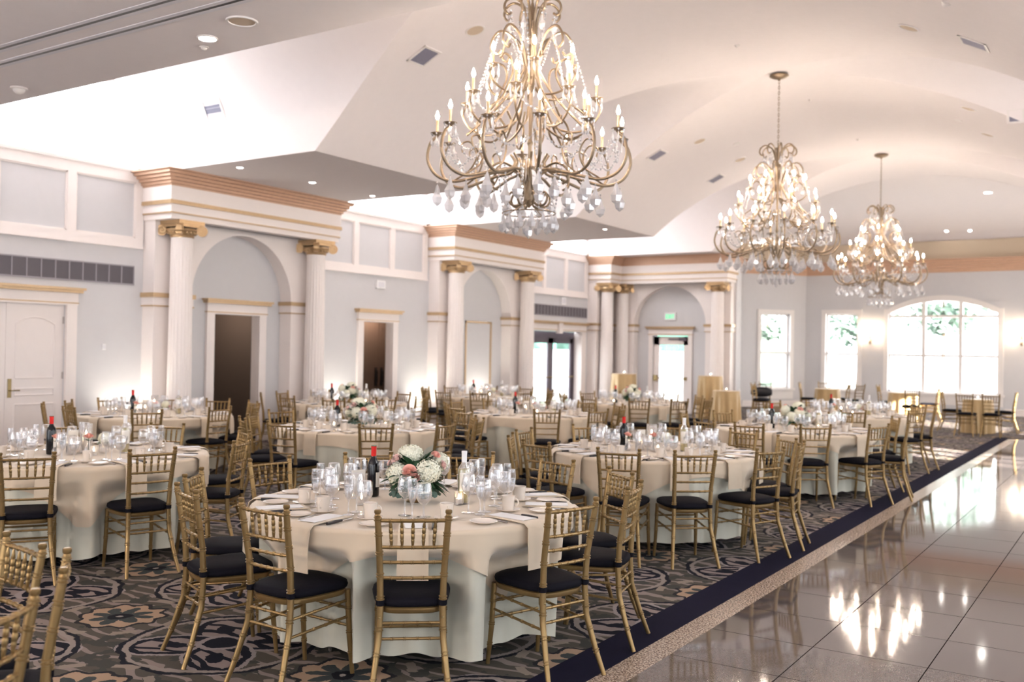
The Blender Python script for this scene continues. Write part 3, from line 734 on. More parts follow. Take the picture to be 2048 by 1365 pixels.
# ------------------------------------------------------------------ outdoors
mb = MB(); mb.box(-60, 50, -40, 90, -.25, -.13); o = struct('floor', mb, M['pave'], 'pale paving outside the windows', 'ground')
def tree(x, y, h, r, lab, green=True):
    t = thing('tree', lab, 'tree', (x, y, -.13), group=None)
    MB().tube([(0, 0, 0), (.1, 0, h*.3), (0, .1, h*.6)], [.12, .09, .05], 8).obj('trunk', M['bark'], t)
    c = MB(); rr = random.Random(int(x*7+y))
    for k in range(1500):
        a = rr.random()*2*pi; b = rr.random()*pi; q = r*(.55+.45*rr.random()); px_, py_, pz_ = q*sin(b)*cos(a), q*sin(b)*sin(a), h*.62+q*cos(b)*.9
        s = r*.062*(.6+rr.random()); a2 = rr.random()*pi; v1 = Vector((cos(a2), sin(a2), rr.random()-.5))*s; v2 = Vector((-sin(a2), cos(a2), rr.random()))*s
        p = Vector((px_, py_, pz_)); c.add([p-v1, p-v2, p+v1, p+v2], [(0, 1, 2, 3)])
    c.obj('crown', M['leaf'], t, 0)
def hedge(x0, x1, y0, y1, h, lab, mt='leaf'):
    c = MB(); rr = random.Random(3)
    nx = max(2, int((x1-x0)*3)); ny = max(2, int((y1-y0)*3))
    c.grid(lambda u, v: (x0+(x1-x0)*u, y0+(y1-y0)*v, -.13+(h+.15*sin(u*37)*sin(v*19+u*11)) if 0 < u < 1 and 0 < v < 1 else -.13), max(6, nx), max(6, ny))
    tag(c.obj('hedge', M[mt], None, 60), lab, 'hedge')
tree(-15.7, 47, 6.4, 2.0, 'leafy tree outside beyond the narrow corner window'); tree(-11.3, 47, 6.6, 2.1, 'leafy tree outside beyond the second narrow window'); tree(-8.6, 53, 9, 2.9, 'leafy tree outside at the left of the arched window')
tree(0.6, 62, 9, 3.0, 'leafy tree outside, farther behind the arched window')
tree(-29.0, 36.0, 5.4, 2.0, 'tree outside seen through the left glass door leaf'); tree(-29.0, 41.5, 5.6, 2.2, 'tree outside seen through the right glass door leaf'); tree(-20.6, 46.5, 5.4, 2.2, 'tree outside seen through the exit door panes')
hedge(-25.8, -24.6, 23, 46, 3.1, 'tall green hedge behind the fence outside the double glass doors', 'leafd'); hedge(-23.6, -15.9, 41.0, 41.9, 3.6, 'tall green hedge behind the fence outside the exit door', 'leafd')
hedge(-15.6, -12.5, 41.5, 42.5, 2.35, 'clipped hedge outside the narrow corner window')
for (x0, x1, y0, y1, lab) in ((-24, -23.9, 24, 44, 'long white garden fence outside the double glass doors'), (-23.8, -15.8, 39.9, 40, 'white garden fence outside the exit door')):
    b = MB(); b.box(x0, x1, y0, y1, -.13, 1.72); tag(b.obj('garden_fence', M['tent'], None, 0), lab, 'fence')
mb = MB(); mb.box(-9, 4, 42, 42.2, -.13, 1.5)
tag(mb.obj('garden_wall', M['tent'], None, 0), 'low white garden wall outside the arched window', 'wall')
mb = MB(); mb.add([(-6.5, 44, 2.4), (4, 44, 2.4), (4, 50, 2.4), (-6.5, 50, 2.4), (-1.2, 47, 5.2)], [(0, 1, 4), (1, 2, 4), (2, 3, 4), (3, 0, 4)]); mb.box(-6.5, -6.4, 44, 44.1, -.13, 2.4); mb.box(3.9, 4, 44, 44.1, -.13, 2.4)
tag(mb.obj('marquee', M['tent'], None, 0), 'white marquee tent outside the arched window', 'tent')
#OBJECTS
# ------------------------------------------------------------------ banquet chair
def ringed(pts, radii, rings, rb=.0035, n=8, w=.006):
    """tube along polyline with double bamboo rings at given fractions"""
    P = [Vector(p) for p in pts]; L = [0]
    for i in range(1, len(P)): L.append(L[-1]+(P[i]-P[i-1]).length)
    T_ = L[-1]
    def at(s):
        s = max(0, min(T_, s))
        for i in range(1, len(P)):
            if s <= L[i]+1e-9:
                t = (s-L[i-1])/(L[i]-L[i-1]); return P[i-1].lerp(P[i], t), radii[i-1]*(1-t)+radii[i]*t
        return P[-1], radii[-1]
    S = [(s, 0) for s in L]
    for rg in rings:
        c = rg*T_
        for o in (-w*.95, w*.95): S += [(c+o-w*.5, 0), (c+o-w*.2, 1), (c+o+w*.2, 1), (c+o+w*.5, 0)]
    S = sorted(set(S)); out = []; rr = []
    for s, k in S:
        p, r = at(s)
        if out and (p-out[-1]).length < 1e-5: continue
        out.append(p); rr.append(r+rb*k)
    return out, rr
def build_chair():
    t = thing('banquet_chair', 'x', 'chair'); G = M['chair']
    # local: y forward to the table, back posts tops at y=0
    for s in (-1, 1):
        pts = [(s*.192, -.055, 0), (s*.175, -.01, .12), (s*.153, .045, .30), (s*.148, .055, .45), (s*.152, .045, .62), (s*.160, .018, .78), (s*.167, 0, .895)]
        p, r = ringed(pts, [.0125, .0145, .0165, .017, .0165, .016, .0155], (.14, .27, .40, .56, .68, .80, .90, .985), .0042, w=.007)
        b = MB().tube(p, r, 10); b.lathe([(.0155, 0), (.012, .008), (.0165, .014), (.0165, .026), (.012, .03)], 10, (s*.1672, 0, .895)); b.obj('back_leg', G, t, 40)
        pts = [(s*.178, .455, 0), (s*.172, .435, .2), (s*.168, .42, .44)]
        p, r = ringed(pts, [.0115, .0145, .0155], (.25, .5, .78)); MB().tube(p, r, 10).obj('front_leg', G, t, 40)
    def rail(z, y, hw, bow=.012, rad=.0085, name='back_rail', n=6):
        pts = [(-hw+2*hw*i/6, y-bow*(1-((i-3)/3)**2), z) for i in range(7)]
        p, r = ringed(pts, [rad]*7, [(k+1)/(n) for k in range(n-1)], .0025, 8, .0045); MB().tube(p, r, 8).obj(name, G, t, 40)
    rail(.872, .004, .163, rad=.0095); rail(.742, .026, .157); rail(.668, .040, .153); rail(.592, .048, .150)
    for k in range(5):
        x = (k-2)*.0535
        pr = [(.004, 0), (.0055, .006), (.0085, .03), (.009, .034), (.007, .038), (.009, .042), (.0095, .062), (.007, .066), (.0095, .07), (.0095, .09), (.007, .094), (.009, .098), (.0055, .12), (.0035, .132)]
        pts = [(x*(.93+.07*z/.13), .015+.012*(1-z/.13)-.0, .742+z-.001) for _, z in pr]; MB().tube(pts, [q for q, _ in pr], 7).obj('spindle', G, t, 50)
    # seat frame: rounded trapezoid
    def outline(g, n=40):
        o = []
        for i in range(n):
            a = 2*pi*i/n; ca, sa = cos(a), sin(a); e = .55
            x = abs(ca)**e*(1 if ca > 0 else -1); y = abs(sa)**e*(1 if sa > 0 else -1)
            w = .155+.035*(y+1)/2
            o.append((x*(w+g), .245+y*(.195+g)))
        return o
    def slab(lv):
        b = MB(); n = 40; vs = []
        for g, z in lv: vs += [(x, y, z) for x, y in outline(g)]
        fs = [(j*n+i, j*n+(i+1) % n, (j+1)*n+(i+1) % n, (j+1)*n+i) for j in range(len(lv)-1) for i in range(n)]
        fs += [tuple(range(n-1, -1, -1)), tuple((len(lv)-1)*n+i for i in range(n))]; return b.add(vs, fs)
    slab([(-.02, .418), (.002, .420), (.008, .428), (.008, .445), (.0, .452)]).obj('seat_frame', G, t, 40)
    cu = slab([(-.0, .450), (.014, .456), (.018, .470), (.014, .486), (-.005, .497), (-.05, .504), (-.10, .507)]).obj('cushion', M['cushion'], t, 60)
    for s in (-1, 1):
        sb = MB(); sb.lathe([(.019, .458), (.022, .461), (.022, .482), (.019, .485)], 10, (s*.148, .055, 0)); sb.box(min(s*.10, s*.15), max(s*.10, s*.15), .06, .085, .461, .481)
        sb.obj('strap', M['cushion'], cu, 40)
    def st(a, b, n=5):
        p, r = ringed([a, b], [.0075, .0075], [(k+1)/n for k in range(n-1)], .0022, 7, .0045); MB().tube(p, r, 7).obj('stretcher', G, t, 40)
    for z in (.375, .30):
        st((-.150, .05, z), (.150, .05, z))
    st((-.17, .428, .34), (.17, .428, .34)); st((-.172, .432, .25), (.172, .432, .25))
    for s in (-1, 1): st((s*.152, .05, .355), (s*.17, .43, .385)); st((s*.158, .035, .27), (s*.171, .432, .30))
    for s in (-1, 1): b = MB().sph((s*.149, .037, .405), .006, 8, 6); b.obj('bolt', M['bar'], t, 40)
    return t
chair0 = build_chair(); chair_ks = None; used = [False]
def put_chair(x, y, face, label, group):
    """x,y = back top centre; face = direction the sitter looks"""
    global chair_ks
    if chair_ks is None: bpy.context.view_layer.update(); chair_ks = snapshot(chair0)
    o = chair0 if not used[0] else copytree(chair0, chair_ks)
    used[0] = True; o.location = (x, y, .001); o.rotation_euler = (0, 0, face-pi/2); o['label'] = label; o['group'] = group
    return o

# ------------------------------------------------------------------ tables
TAB = dict(
 T1=((-3.65, 4.54), 'front centre table', 'f', 35), T2=((-7.30, 4.78), 'front left table', 'c', 10), T5=((-3.84, 8.32), 'second table along navy strip', 'c', 52),
 T4=((-7.53, 8.37), 'flower table behind front centre', 'f', 20), T3=((-10.77, 8.0), 'back left candle table', 'c', 70), T6=((-10.95, 11.85), 'flower table by dark doorway', 'f', 15),
 T7=((-10.78, 15.62), 'candle table by gilt recess', 'c', 40), T8=((-7.39, 11.91), 'middle candle table', 'c', 5), T9=((-7.69, 15.68), 'flower table before exit door', 'f', 60),
 T10=((-3.61, 11.95), 'third table along navy strip', 'f', 25), T11=((-3.84, 15.54), 'fourth table along navy strip', 'c', 48))
CHP = [(756,1022,897,1022),(478,997,578,1013),(1070,1003,1165,992),(355,967,391,982),(503,917,577,915),(690,906,783,905),(898,905,985,905),(1083,912,1147,921),(1220,934,1264,946),(1256,975,1282,961),(370,950,403,936),
(0,912,97,904),(260,900,350,895),(322,847,388,840),(117,816,157,813),(264,821,324,819),(416,816,464,812),(83,808,88,804),(130,800,175,802),(419,798,453,797),
(466,881,501,877),(479,856,499,862),(479.5,833,490,837),(501,829,525,824),(528,843,579,846),(512,787,531,786),(545,786,575,785),
(720,850,789.5,850),(886,848,926,843.5),(952,840,966,836),(968.5,817,1013,821),(839,823,881,821),(891,812,914.6,813),(940,782,976,785.7),(853,782,877,782),(765,784,796,786),(634,799,679.5,800),(574.6,820.6,621,820.6),
(1196.5,896,1278,900),(1350,902,1430,902),(1511,898,1572,894),(1560,871.6,1590.6,877),(1597,886,1611,883),(1049,879.5,1096.6,885.6),(1012,871,1030,866),(1030.5,860,1065,855),(1159,850,1210,850),(1460,846,1514,847),
(1600,849,1663,850),(1722,849,1766,846),(1787,836,1796,834),(1682,820.6,1733,822),(1817,820,1867,811),(1894,817,1899,815),
(1073,822,1126,823),(1181,819,1213.7,818),(1270,802,1310,802),(1189,798.6,1224.6,798.6),(1144,795,1167,797),(1356.5,800,1387,800),(1388,791,1408,791),(1410,797,1428,797),(1355,825,1380,824),(1375,840,1404,840),(1412.6,824,1455,825)]
SEATS = {k: [] for k in TAB}
def angd(a, b): return abs((a-b+pi) % (2*pi)-pi)
for c in CHP:
    a = onz(c[0], c[1], .92); b = onz(c[2], c[3], .92); mx_, my_ = (a.x+b.x)/2, (a.y+b.y)/2; d = b-a; w_ = hypot(d.x, d.y)
    best = None
    for k, v in TAB.items():
        dx, dy = v[0][0]-mx_, v[0][1]-my_; r = hypot(dx, dy); pen = abs(r-1.36)
        na = atan2(d.x, -d.y); dev = min(angd(na, atan2(dy, dx)), angd(na+pi, atan2(dy, dx)))
        pen += dev*.6 if .25 < w_ < .45 else 0
        if r < 2.3 and (best is None or pen < best[0]): best = (pen, k, r, atan2(dy, dx), na)
    if best is None: continue
    pen, k, r, fa, na = best
    if angd(na, fa) > pi/2: na += pi
    dv = (na-fa+pi) % (2*pi)-pi
    if not (.25 < w_ < .45): dv = 0
    dv = max(-.3, min(.3, dv))
    bear = (fa+pi) % (2*pi); r = max(1.22, min(1.48, r))
    if k == 'T2': r = max(1.27, min(1.36, r))
    if all(angd(bear, s[0]) > radians(21) for s in SEATS[k]): SEATS[k].append((bear, r, dv))
for k, v in TAB.items():
    S = sorted(SEATS[k]); new = []
    for i in range(len(S)):
        a = S[i][0]; b = S[(i+1) % len(S)][0]+(2*pi if i == len(S)-1 else 0); g = b-a; n = round(g/radians(37))-1
        for j in range(n): new.append(((a+g*(j+1)/(n+1)) % (2*pi), 1.30, 0))
    # order: start at the seat nearest the camera, going clockwise as seen from above
    cx, cy = v[0]; cb = atan2(-cy, -cx)
    al = S+new; al.sort(key=lambda s: (cb-s[0]+radians(16)) % (2*pi))
    mn_ = radians({'T1': 23, 'T5': 23.5, 'T10': 24}.get(k, 27.5))
    for it in range(30):      # keep neighbouring chairs from touching
        o_ = sorted(range(len(al)), key=lambda i: al[i][0])
        for q in range(len(o_)):
            i, j = o_[q], o_[(q+1) % len(o_)]; g = (al[j][0]-al[i][0]) % (2*pi)
            if g < mn_: e_ = (mn_-g)/2; al[i] = (al[i][0]-e_, al[i][1], al[i][2]*.9); al[j] = (al[j][0]+e_, al[j][1], al[j][2]*.9)
    SEATS[k] = al
ORD = ['nearest place']+[w+' place clockwise' for w in 'second third fourth fifth sixth seventh eighth ninth tenth eleventh twelfth'.split()]
TH = .765; TR_ = .93
def fold(a, k=20): return .62*sin(k*a)+.28*sin((k-7)*a+1.3)+.2*sin(5*a+.7)
def sst(a, b, x): t = max(0, min(1, (x-a)/(b-a))); return t*t*(3-2*t)
def clothr(a, z, ph, seats=()):
    t = max(0, (TH-z)/TH); r = TR_+.012+.07*(t**.7)*fold(a+ph)*min(1, t*4)-.035*t
    zz = sst(TH-.09, .53, z)          # chairs push the cloth inwards below the table edge
    for b, rs, dv in seats:
        d = abs((a-b+pi) % (2*pi)-pi)
        if d > .7: continue
        lim = (rs-.472)/max(.3, cos(d)); k = (1-sst(.20, .30, r*sin(d)))*zz
        if lim < r: r = r+(lim-r)*k-.045*k*(.5-.5*fold(a+ph))
    return r
def underlay(ph, seats):
    b = MB(); N = 320; zs = [TH-.006, TH-.012, TH-.03]+[.715-.0211*i for i in range(31)]
    def fn(u, v):
        a = 2*pi*u; z = zs[round(v*(len(zs)-1))]; r = clothr(a, z, ph, seats)-(.012 if z > TH-.008 else 0); return (r*cos(a), r*sin(a), z+(.02*fold(a+ph)*sst(.3, .08, z)))
    b.grid(fn, N, len(zs)-1, closeu=True)
    rt = [clothr(2*pi*i/N, zs[0], ph)-.012 for i in range(N)]
    b.add([(0, 0, TH-.006)]+[(rt[i]*cos(2*pi*i/N), rt[i]*sin(2*pi*i/N), TH-.006) for i in range(N)], [(0, i+1, (i+1) % N+1) for i in range(N)])
    return b
def overlay(ph, rot, seats, h=1.07):
    b = MB(); N = 320; K = 22; rows = [0, .3, .6, .86, .92, .942]
    def fn(u, v):
        a = 2*pi*u; j = round(v*(len(rows)+K-1))
        if j < len(rows): r = rows[j]; return (r*cos(a), r*sin(a), TH)
        L = h/max(abs(cos(a-rot)), abs(sin(a-rot))); drop = max(.02, (min(L, 1.44)-TR_)*.86); t = (j-len(rows)+1)/K; z = TH-.006-drop*t
        r = clothr(a, z, ph, seats)+.016+.004*sin(9*a)*t; return (r*cos(a), r*sin(a), z)
    return b.grid(fn, N, len(rows)+K-1, closeu=True)
def solid(o, th):
    md = o.modifiers.new('thickness', 'SOLIDIFY'); md.thickness = th; md.offset = -1
tables = {}
for i, (k, (c, nm, kind, rot)) in enumerate(TAB.items()):
    ph = i*.9; rz = radians(rot)
    t = thing('round_table', 'round folding table hidden under the cloths of the %s' % nm, 'table', (c[0], c[1], 0), rz, 'round banquet tables')
    MB().lathe([(.89, .73), (.90, .735), (.90, .747), (.89, .752)], 48).obj('tabletop', M['browndoor'], t)
    for s in range(4):
        a = pi/4+s*pi/2; MB().tube([(.6*cos(a), .6*sin(a), 0), (.55*cos(a), .55*sin(a), .735)], .014, 8).obj('leg', M['steel'], t)
    u = underlay(ph, SEATS[k]).obj('tablecloth', M['ivory'], None, 70); u.location = (c[0], c[1], 0)
    tag(u, 'floor-length pleated ivory tablecloth on the %s' % nm, 'tablecloth', 'floor-length ivory cloths')
    o = overlay(ph, rz, SEATS[k]).obj('table_overlay', M['beige'], None, 70); o.location = (c[0], c[1], .0)
    tag(o, 'square beige overlay cloth with hanging corners on the %s' % nm, 'tablecloth', 'beige overlay cloths')
    tables[k] = c

# chairs round the tables
for k, (c, nm, kind, rot) in TAB.items():
    for n, (b, r, dv) in enumerate(SEATS[k]):
        put_chair(c[0]+r*cos(b), c[1]+r*sin(b), b+pi+dv, 'gold chair with black cushion, %s from nearest, %s' % (ORD[n], nm) if n else 'gold chair with black cushion at the nearest place, %s' % nm, 'chairs round the %s' % nm)
# three chairs at the bottom left and their table, cut by the frame
T0 = (-4.02, .86)
for (px_, lab) in (((48, 1078), 'gold chair at the left edge, its back rail sloping into the frame'), ((131, 1118), 'gold chair at bottom left seen edge on, its two posts side by side'), ((5, 1210), 'gold chair nearest the bottom left corner, cut by the frame')):
    p = onz(px_[0], px_[1], .92); f = atan2(T0[1]-p.y, T0[0]-p.x)
    if px_[0] == 131: f = radians(236)
    if px_[0] == 48: f = radians(262)
    put_chair(p.x, p.y, f, lab, 'chairs at bottom left')

# ------------------------------------------------------------------ table settings
MH = TH+.003
def put(o, loc, rz, label, group, ks=None, first=None):
    o.location = loc; o.rotation_euler = (0, 0, rz); o['label'] = label; o['group'] = group
class Proto:
    """a thing built once, then copied with its parts"""
    def __init__(s, root): s.root = root; s.ks = None; s.n = 0
    def __call__(s, loc, rz, label, group=None, scale=None):
        if s.ks is None: bpy.context.view_layer.update(); s.ks = snapshot(s.root)
        o = s.root if s.n == 0 else copytree(s.root, s.ks); s.n += 1
        o.location = loc; o.rotation_euler = (0, 0, rz); o['label'] = label
        if scale: o.scale = (scale,)*3
        if group: o['group'] = group
        elif 'group' in o: del o['group']
        return o
def goblet(name, prof, water, cat):
    o = MB().lathe(prof, 16).obj(name, M['glass'], None, 60); tag(o, 'x', cat)
    if water: MB().lathe(water, 16).obj('water', M['water'], o, 60)
    return Proto(o)
P_water = goblet('water_goblet', [(.034, 0), (.035, .002), (.012, .006), (.005, .012), (.0045, .055), (.012, .062), (.03, .078), (.040, .10), (.0415, .125), (.037, .155), (.033, .172), (.0325, .172)],
                 [(.002, .064), (.028, .079), (.038, .10), (.0395, .122), (0.001, .123)], 'glass')
P_wine = goblet('wine_glass', [(.032, 0), (.033, .002), (.01, .006), (.0042, .012), (.004, .085), (.01, .092), (.028, .108), (.037, .13), (.038, .15), (.034, .18), (.029, .20), (.0285, .20)], None, 'glass')
P_flute = goblet('champagne_flute', [(.030, 0), (.031, .002), (.009, .006), (.0042, .012), (.004, .075), (.01, .084), (.020, .105), (.025, .14), (.026, .175), (.0235, .215), (.023, .215)],
                 [(.002, .086), (.018, .105), (.0235, .14), (.024, .16), (.001, .161)], 'glass')
c_ = MB().lathe([(.030, 0), (.032, .003), (.034, .03), (.038, .075), (.040, .082), (.037, .082), (.034, .05), (.028, .01), (.001, .008)], 20).obj('coffee_cup', M['china'], None, 50); tag(c_, 'x', 'cup')
MB().tube([(.036+.022*sin(a)-.0, 0, .045+.022*cos(a)) for a in [pi*j/8 for j in range(9)]], .0045, 6).obj('handle', M['china'], c_, 50)
P_cup = Proto(c_)
def plate(name, R_, cat):
    o = MB().lathe([(R_*.55, 0), (R_*.6, .003), (R_*.95, .011), (R_, .014), (R_*.97, .016), (R_*.6, .007), (.001, .006)], 28).obj(name, M['china'], None, 50); tag(o, 'x', cat); return Proto(o)
P_saucer = plate('saucer', .07, 'saucer'); P_plate = plate('bread_plate', .076, 'plate')
k_ = MB(); k_.add([(-.004, .02, .004), (.009, .02, .004), (.010, .10, .004), (-.004, .125, .004), (-.004, .02, .0065), (.009, .02, .0065), (.010, .10, .0065), (-.004, .125, .0065)], [(0, 3, 2, 1), (4, 5, 6, 7), (0, 1, 5, 4), (1, 2, 6, 5), (2, 3, 7, 6), (3, 0, 4, 7)])
kn = k_.obj('steak_knife', M['steel'], None, 20); tag(kn, 'x', 'knife'); MB().tube([(.002, -.10, .0075), (.003, -.04, .0085), (.003, .02, .0075)], [.0085, .0095, .007], 8).obj('handle', M['blackp'], kn, 50, label='black handle')
P_knife = Proto(kn)
f_ = MB(); f_.tube([(0, -.10, .005), (0, .0, .006), (0, .03, .008)], [.005, .0035, .003], 6); f_.box(-.010, .010, .03, .05, .006, .009)
for j in range(4): f_.tube([(-.009+.006*j, .05, .0075), (-.009+.006*j, .09, .006)], .0014, 4)
fk = f_.obj('fork', M['steel'], None, 40); tag(fk, 'x', 'fork'); P_fork = Proto(fk)
# napkin: on the table then over the edge (x outward, 0 = centre of table)
def napkin_mesh(w=.072):
    b = MB(); path = [(.66, MH+.006), (.78, MH+.007), (.90, MH+.006), (.955, MH+.003), (.980, MH-.014), (.987, MH-.07), (.990, MH-.15), (.988, MH-.235)]
    vs = []; n = len(path)
    for off in (0, .005):
        for i, (r, z) in enumerate(path):
            for s in (-1, -.3, .4, 1):
                ww = w*(1+.12*i/n); vs.append((r+off*(1 if i > 3 else 0)+.006*sin(s*4+i*.6)*(1 if i > 4 else 0), s*ww, z+off*(1 if i <= 3 else 0)))
    m_ = n*4; fs = []
    for L in (0, m_):
        for i in range(n-1):
            for j in range(3):
                q = (L+i*4+j, L+i*4+j+1, L+(i+1)*4+j+1, L+(i+1)*4+j); fs.append(q if L else q[::-1])
    for i in range(n-1): fs += [(i*4, m_+i*4, m_+i*4+4, i*4+4), (i*4+3, i*4+7, m_+i*4+7, m_+i*4+3)]
    fs += [((n-1)*4, m_+(n-1)*4, m_+(n-1)*4+3, (n-1)*4+3)]
    return b.add(vs, fs)
np_ = napkin_mesh().obj('napkin', M['beige'], None, 60); tag(np_, 'x', 'napkin'); P_nap = Proto(np_)
mn = MB().box(-.125, .125, -.055, .055, 0, .0015).obj('menu_card', M['paper'], None, 0); tag(mn, 'x', 'card'); P_menu = Proto(mn)
def seat_items(k, c, nm, b, n, rr):
    ub = Vector((cos(b), sin(b))); vb = Vector((-sin(b), cos(b)))       # v: to the sitter's left... (outward, anticlockwise)
    def W_(u, v, z=MH): return (c[0]+ub.x*u+vb.x*v, c[1]+ub.y*u+vb.y*v, z)
    j = lambda s=.012: (rr.random()-.5)*2*s
    pl = '%s%s, %s' % (ORD[n], ' from nearest' if n else '', nm)
    G = lambda w: '%s on the %s' % (w, nm)
    P_nap(W_(0, 0, 0), b, 'beige napkin over table edge, %s' % pl, G('napkins'))
    P_menu(W_(.80+j(), j(), MH+.0135), b+j(.12), 'white menu card, %s' % pl, G('menu cards'))
    P_plate(W_(.785+j(.004), -.206+j(.004)), 0, 'small ivory plate, %s' % pl, G('small plates'))
    P_knife(W_(.80+j(), .104+j(.004)), b+pi/2+j(.08), 'black-handled knife, %s' % pl, G('knives'))
    P_fork(W_(.775+j(), -.112+j(.003)), b+pi/2+j(.05), 'steel fork, %s' % pl, G('forks'))
    s = W_(.615+j(), .175+j(.006))
    P_saucer(s, 0, 'ivory saucer under cup, %s' % pl, G('saucers'))
    P_cup((s[0], s[1], MH+.0075), b+pi*.3+j(1.5), 'ivory coffee cup, %s' % pl, G('coffee cups'))
    P_water(W_(.53+j(), .05+j()), 0, 'water-filled stemmed glass, %s' % pl, G('water glasses'), 1.08)
    P_wine(W_(.50+j(), -.045+j()), 0, 'empty wine glass, %s' % pl, G('wine glasses'), 1.08)
    P_flute(W_(.585+j(), -.02+j()), 0, 'slim champagne flute, %s' % pl, G('champagne flutes'))
rr = random.Random(5)
for k, (c, nm, kind, rot) in TAB.items():
    for n, (b, r, dv) in enumerate(SEATS[k]): seat_items(k, c, nm, b, n, rr)

# bottles
def bottle_prof(s=1): return [(.030, 0), (.036, .004), (.037, .02), (.037, .19), (.033, .212), (.019, .235), (.0145, .25), (.0145, .298), (.0155, .30), (.0155, .31), (.001, .311)]
rb = MB().lathe(bottle_prof(), 20).obj('red_wine_bottle', M['redb'], None, 50); tag(rb, 'x', 'bottle')
MB().lathe([(.0152, .248), (.0158, .25), (.0158, .298), (.017, .30), (.017, .311), (.001, .3125)], 16).obj('capsule', M['redc'], rb, 50, label='red foil capsule')
MB().lathe([(.0171, .309), (.0171, .3135), (.001, .314)], 16).obj('cap_top', M['green'], rb, 50)
lb = MB(); lb.grid(lambda u, v: (.0374*cos(-.9+1.8*u), .0374*sin(-.9+1.8*u), .06+.09*v), 12, 1); lb.obj('bottle_label', M['label'], rb, 60)
P_red = Proto(rb)
wb = MB().lathe(bottle_prof(), 20).obj('white_wine_bottle', M['glass'], None, 50); tag(wb, 'x', 'bottle')
MB().lathe([(.028, .004), (.0345, .008), (.0352, .19), (.031, .208), (.001, .209)], 20).obj('wine', M['winew'], wb, 50, label='pale yellow wine')
MB().lathe([(.0152, .245), (.0158, .25), (.0158, .298), (.017, .30), (.017, .311), (.001, .3125)], 16).obj('capsule', M['paper'], wb, 50, label='white foil capsule')
lb = MB(); lb.grid(lambda u, v: (.0376*cos(-1.+2.*u), .0376*sin(-1.+2.*u), .075+.11*v), 12, 1); wl = lb.obj('bottle_label', M['label'], wb, 60)
tr_ = MB()
def onb(a, z): return (.0382*cos(a), .0382*sin(a), z)
def twig(a, z, da, dz, w):
    n = 4; P_ = [onb(a+da*i/n, z+dz*i/n) for i in range(n+1)]; tr_.tube(P_, [w*(1-.12*i) for i in range(n+1)], 4)
twig(.1, .078, 0, .030, .0016)
for a, z, da, dz in ((.1, .095, -.35, .03), (.1, .098, .38, .028), (.1, .10, -.12, .038), (.1, .10, .18, .036), (-.1, .11, -.25, .006), (.3, .112, .22, .004), (.0, .118, -.2, .018), (.2, .118, .2, .02), (-.15, .118, -.1, .018)): twig(a, z, da, dz, .0010)
tr_.obj('tree_drawing', M['blackp'], wl, 0, label='black tree drawn on the label')
P_white = Proto(wb)

# flowers
def petal_ball(c, r, n, s, rng, squash=1.):
    b = MB()
    for i in range(n):
        z = 1-2*(i+.5)/n; a = i*2.39996; q = sqrt(1-z*z); nrm = Vector((q*cos(a), q*sin(a), z)); p = Vector(c)+Vector((nrm.x, nrm.y, nrm.z*squash))*r*(.93+.12*rng.random())
        u = nrm.orthogonal().normalized(); u.rotate(Matrix.Rotation(rng.random()*6, 3, nrm)); w = nrm.cross(u)
        for k in range(4):
            d = u if k == 0 else w if k == 1 else -u if k == 2 else -w; e = nrm.cross(d)
            b.add([p, p+d*s*.6+e*s*.45-nrm*s*.08, p+d*s*1.05+nrm*s*.12, p+d*s*.6-e*s*.45-nrm*s*.08], [(0, 1, 2, 3)])
    b.sph(c, r*.9, 10, 8, (1, 1, squash)); return b
def rose(c, r, axis, rng):
    b = MB(); ax = Vector(axis).normalized(); u0 = ax.orthogonal().normalized()
    for ring, (rr_, n, tilt, hh) in enumerate(((.25, 3, .1, .95), (.45, 4, .35, .9), (.7, 5, .65, .78), (.95, 6, 1.0, .55))):
        for k in range(n):
            a = 2*pi*k/n+ring*.7; u = u0.copy(); u.rotate(Matrix.Rotation(a, 3, ax)); w = ax.cross(u)
            def pt(s, t):
                rad = rr_*r*(.55+.45*t)+.10*r*t*tilt; ang = s*(1.1 if n < 5 else .85)
                d = u*cos(ang)+w*sin(ang); return Vector(c)+d*rad+ax*(r*(-.25+(hh)*t*1.0)-.18*r*t*t*tilt-abs(s)*.12*r*t)
            b.grid(lambda s, t: pt(s*2-1, t), 4, 4)
    b.sph(c, r*.35, 8, 6); return b
def leaf(b, p, d, L, w, curl=.3):
    d = Vector(d).normalized(); s = d.cross(Vector((0, 0, 1)));
    if s.length < .1: s = Vector((1, 0, 0))
    s.normalize(); up = s.cross(d); p = Vector(p); vs = []
    for i in range(5):
        t = i/4; ww = w*sin(pi*min(1, t*.92+.06))**.8; q = p+d*L*t-up*(-curl*L*t*t)*-1
        vs += [q-s*ww+up*ww*.25, q, q+s*ww+up*ww*.25]
    b.add(vs, [(i*3+j, i*3+j+1, (i+1)*3+j+1, (i+1)*3+j) for i in range(4) for j in (0, 1)])
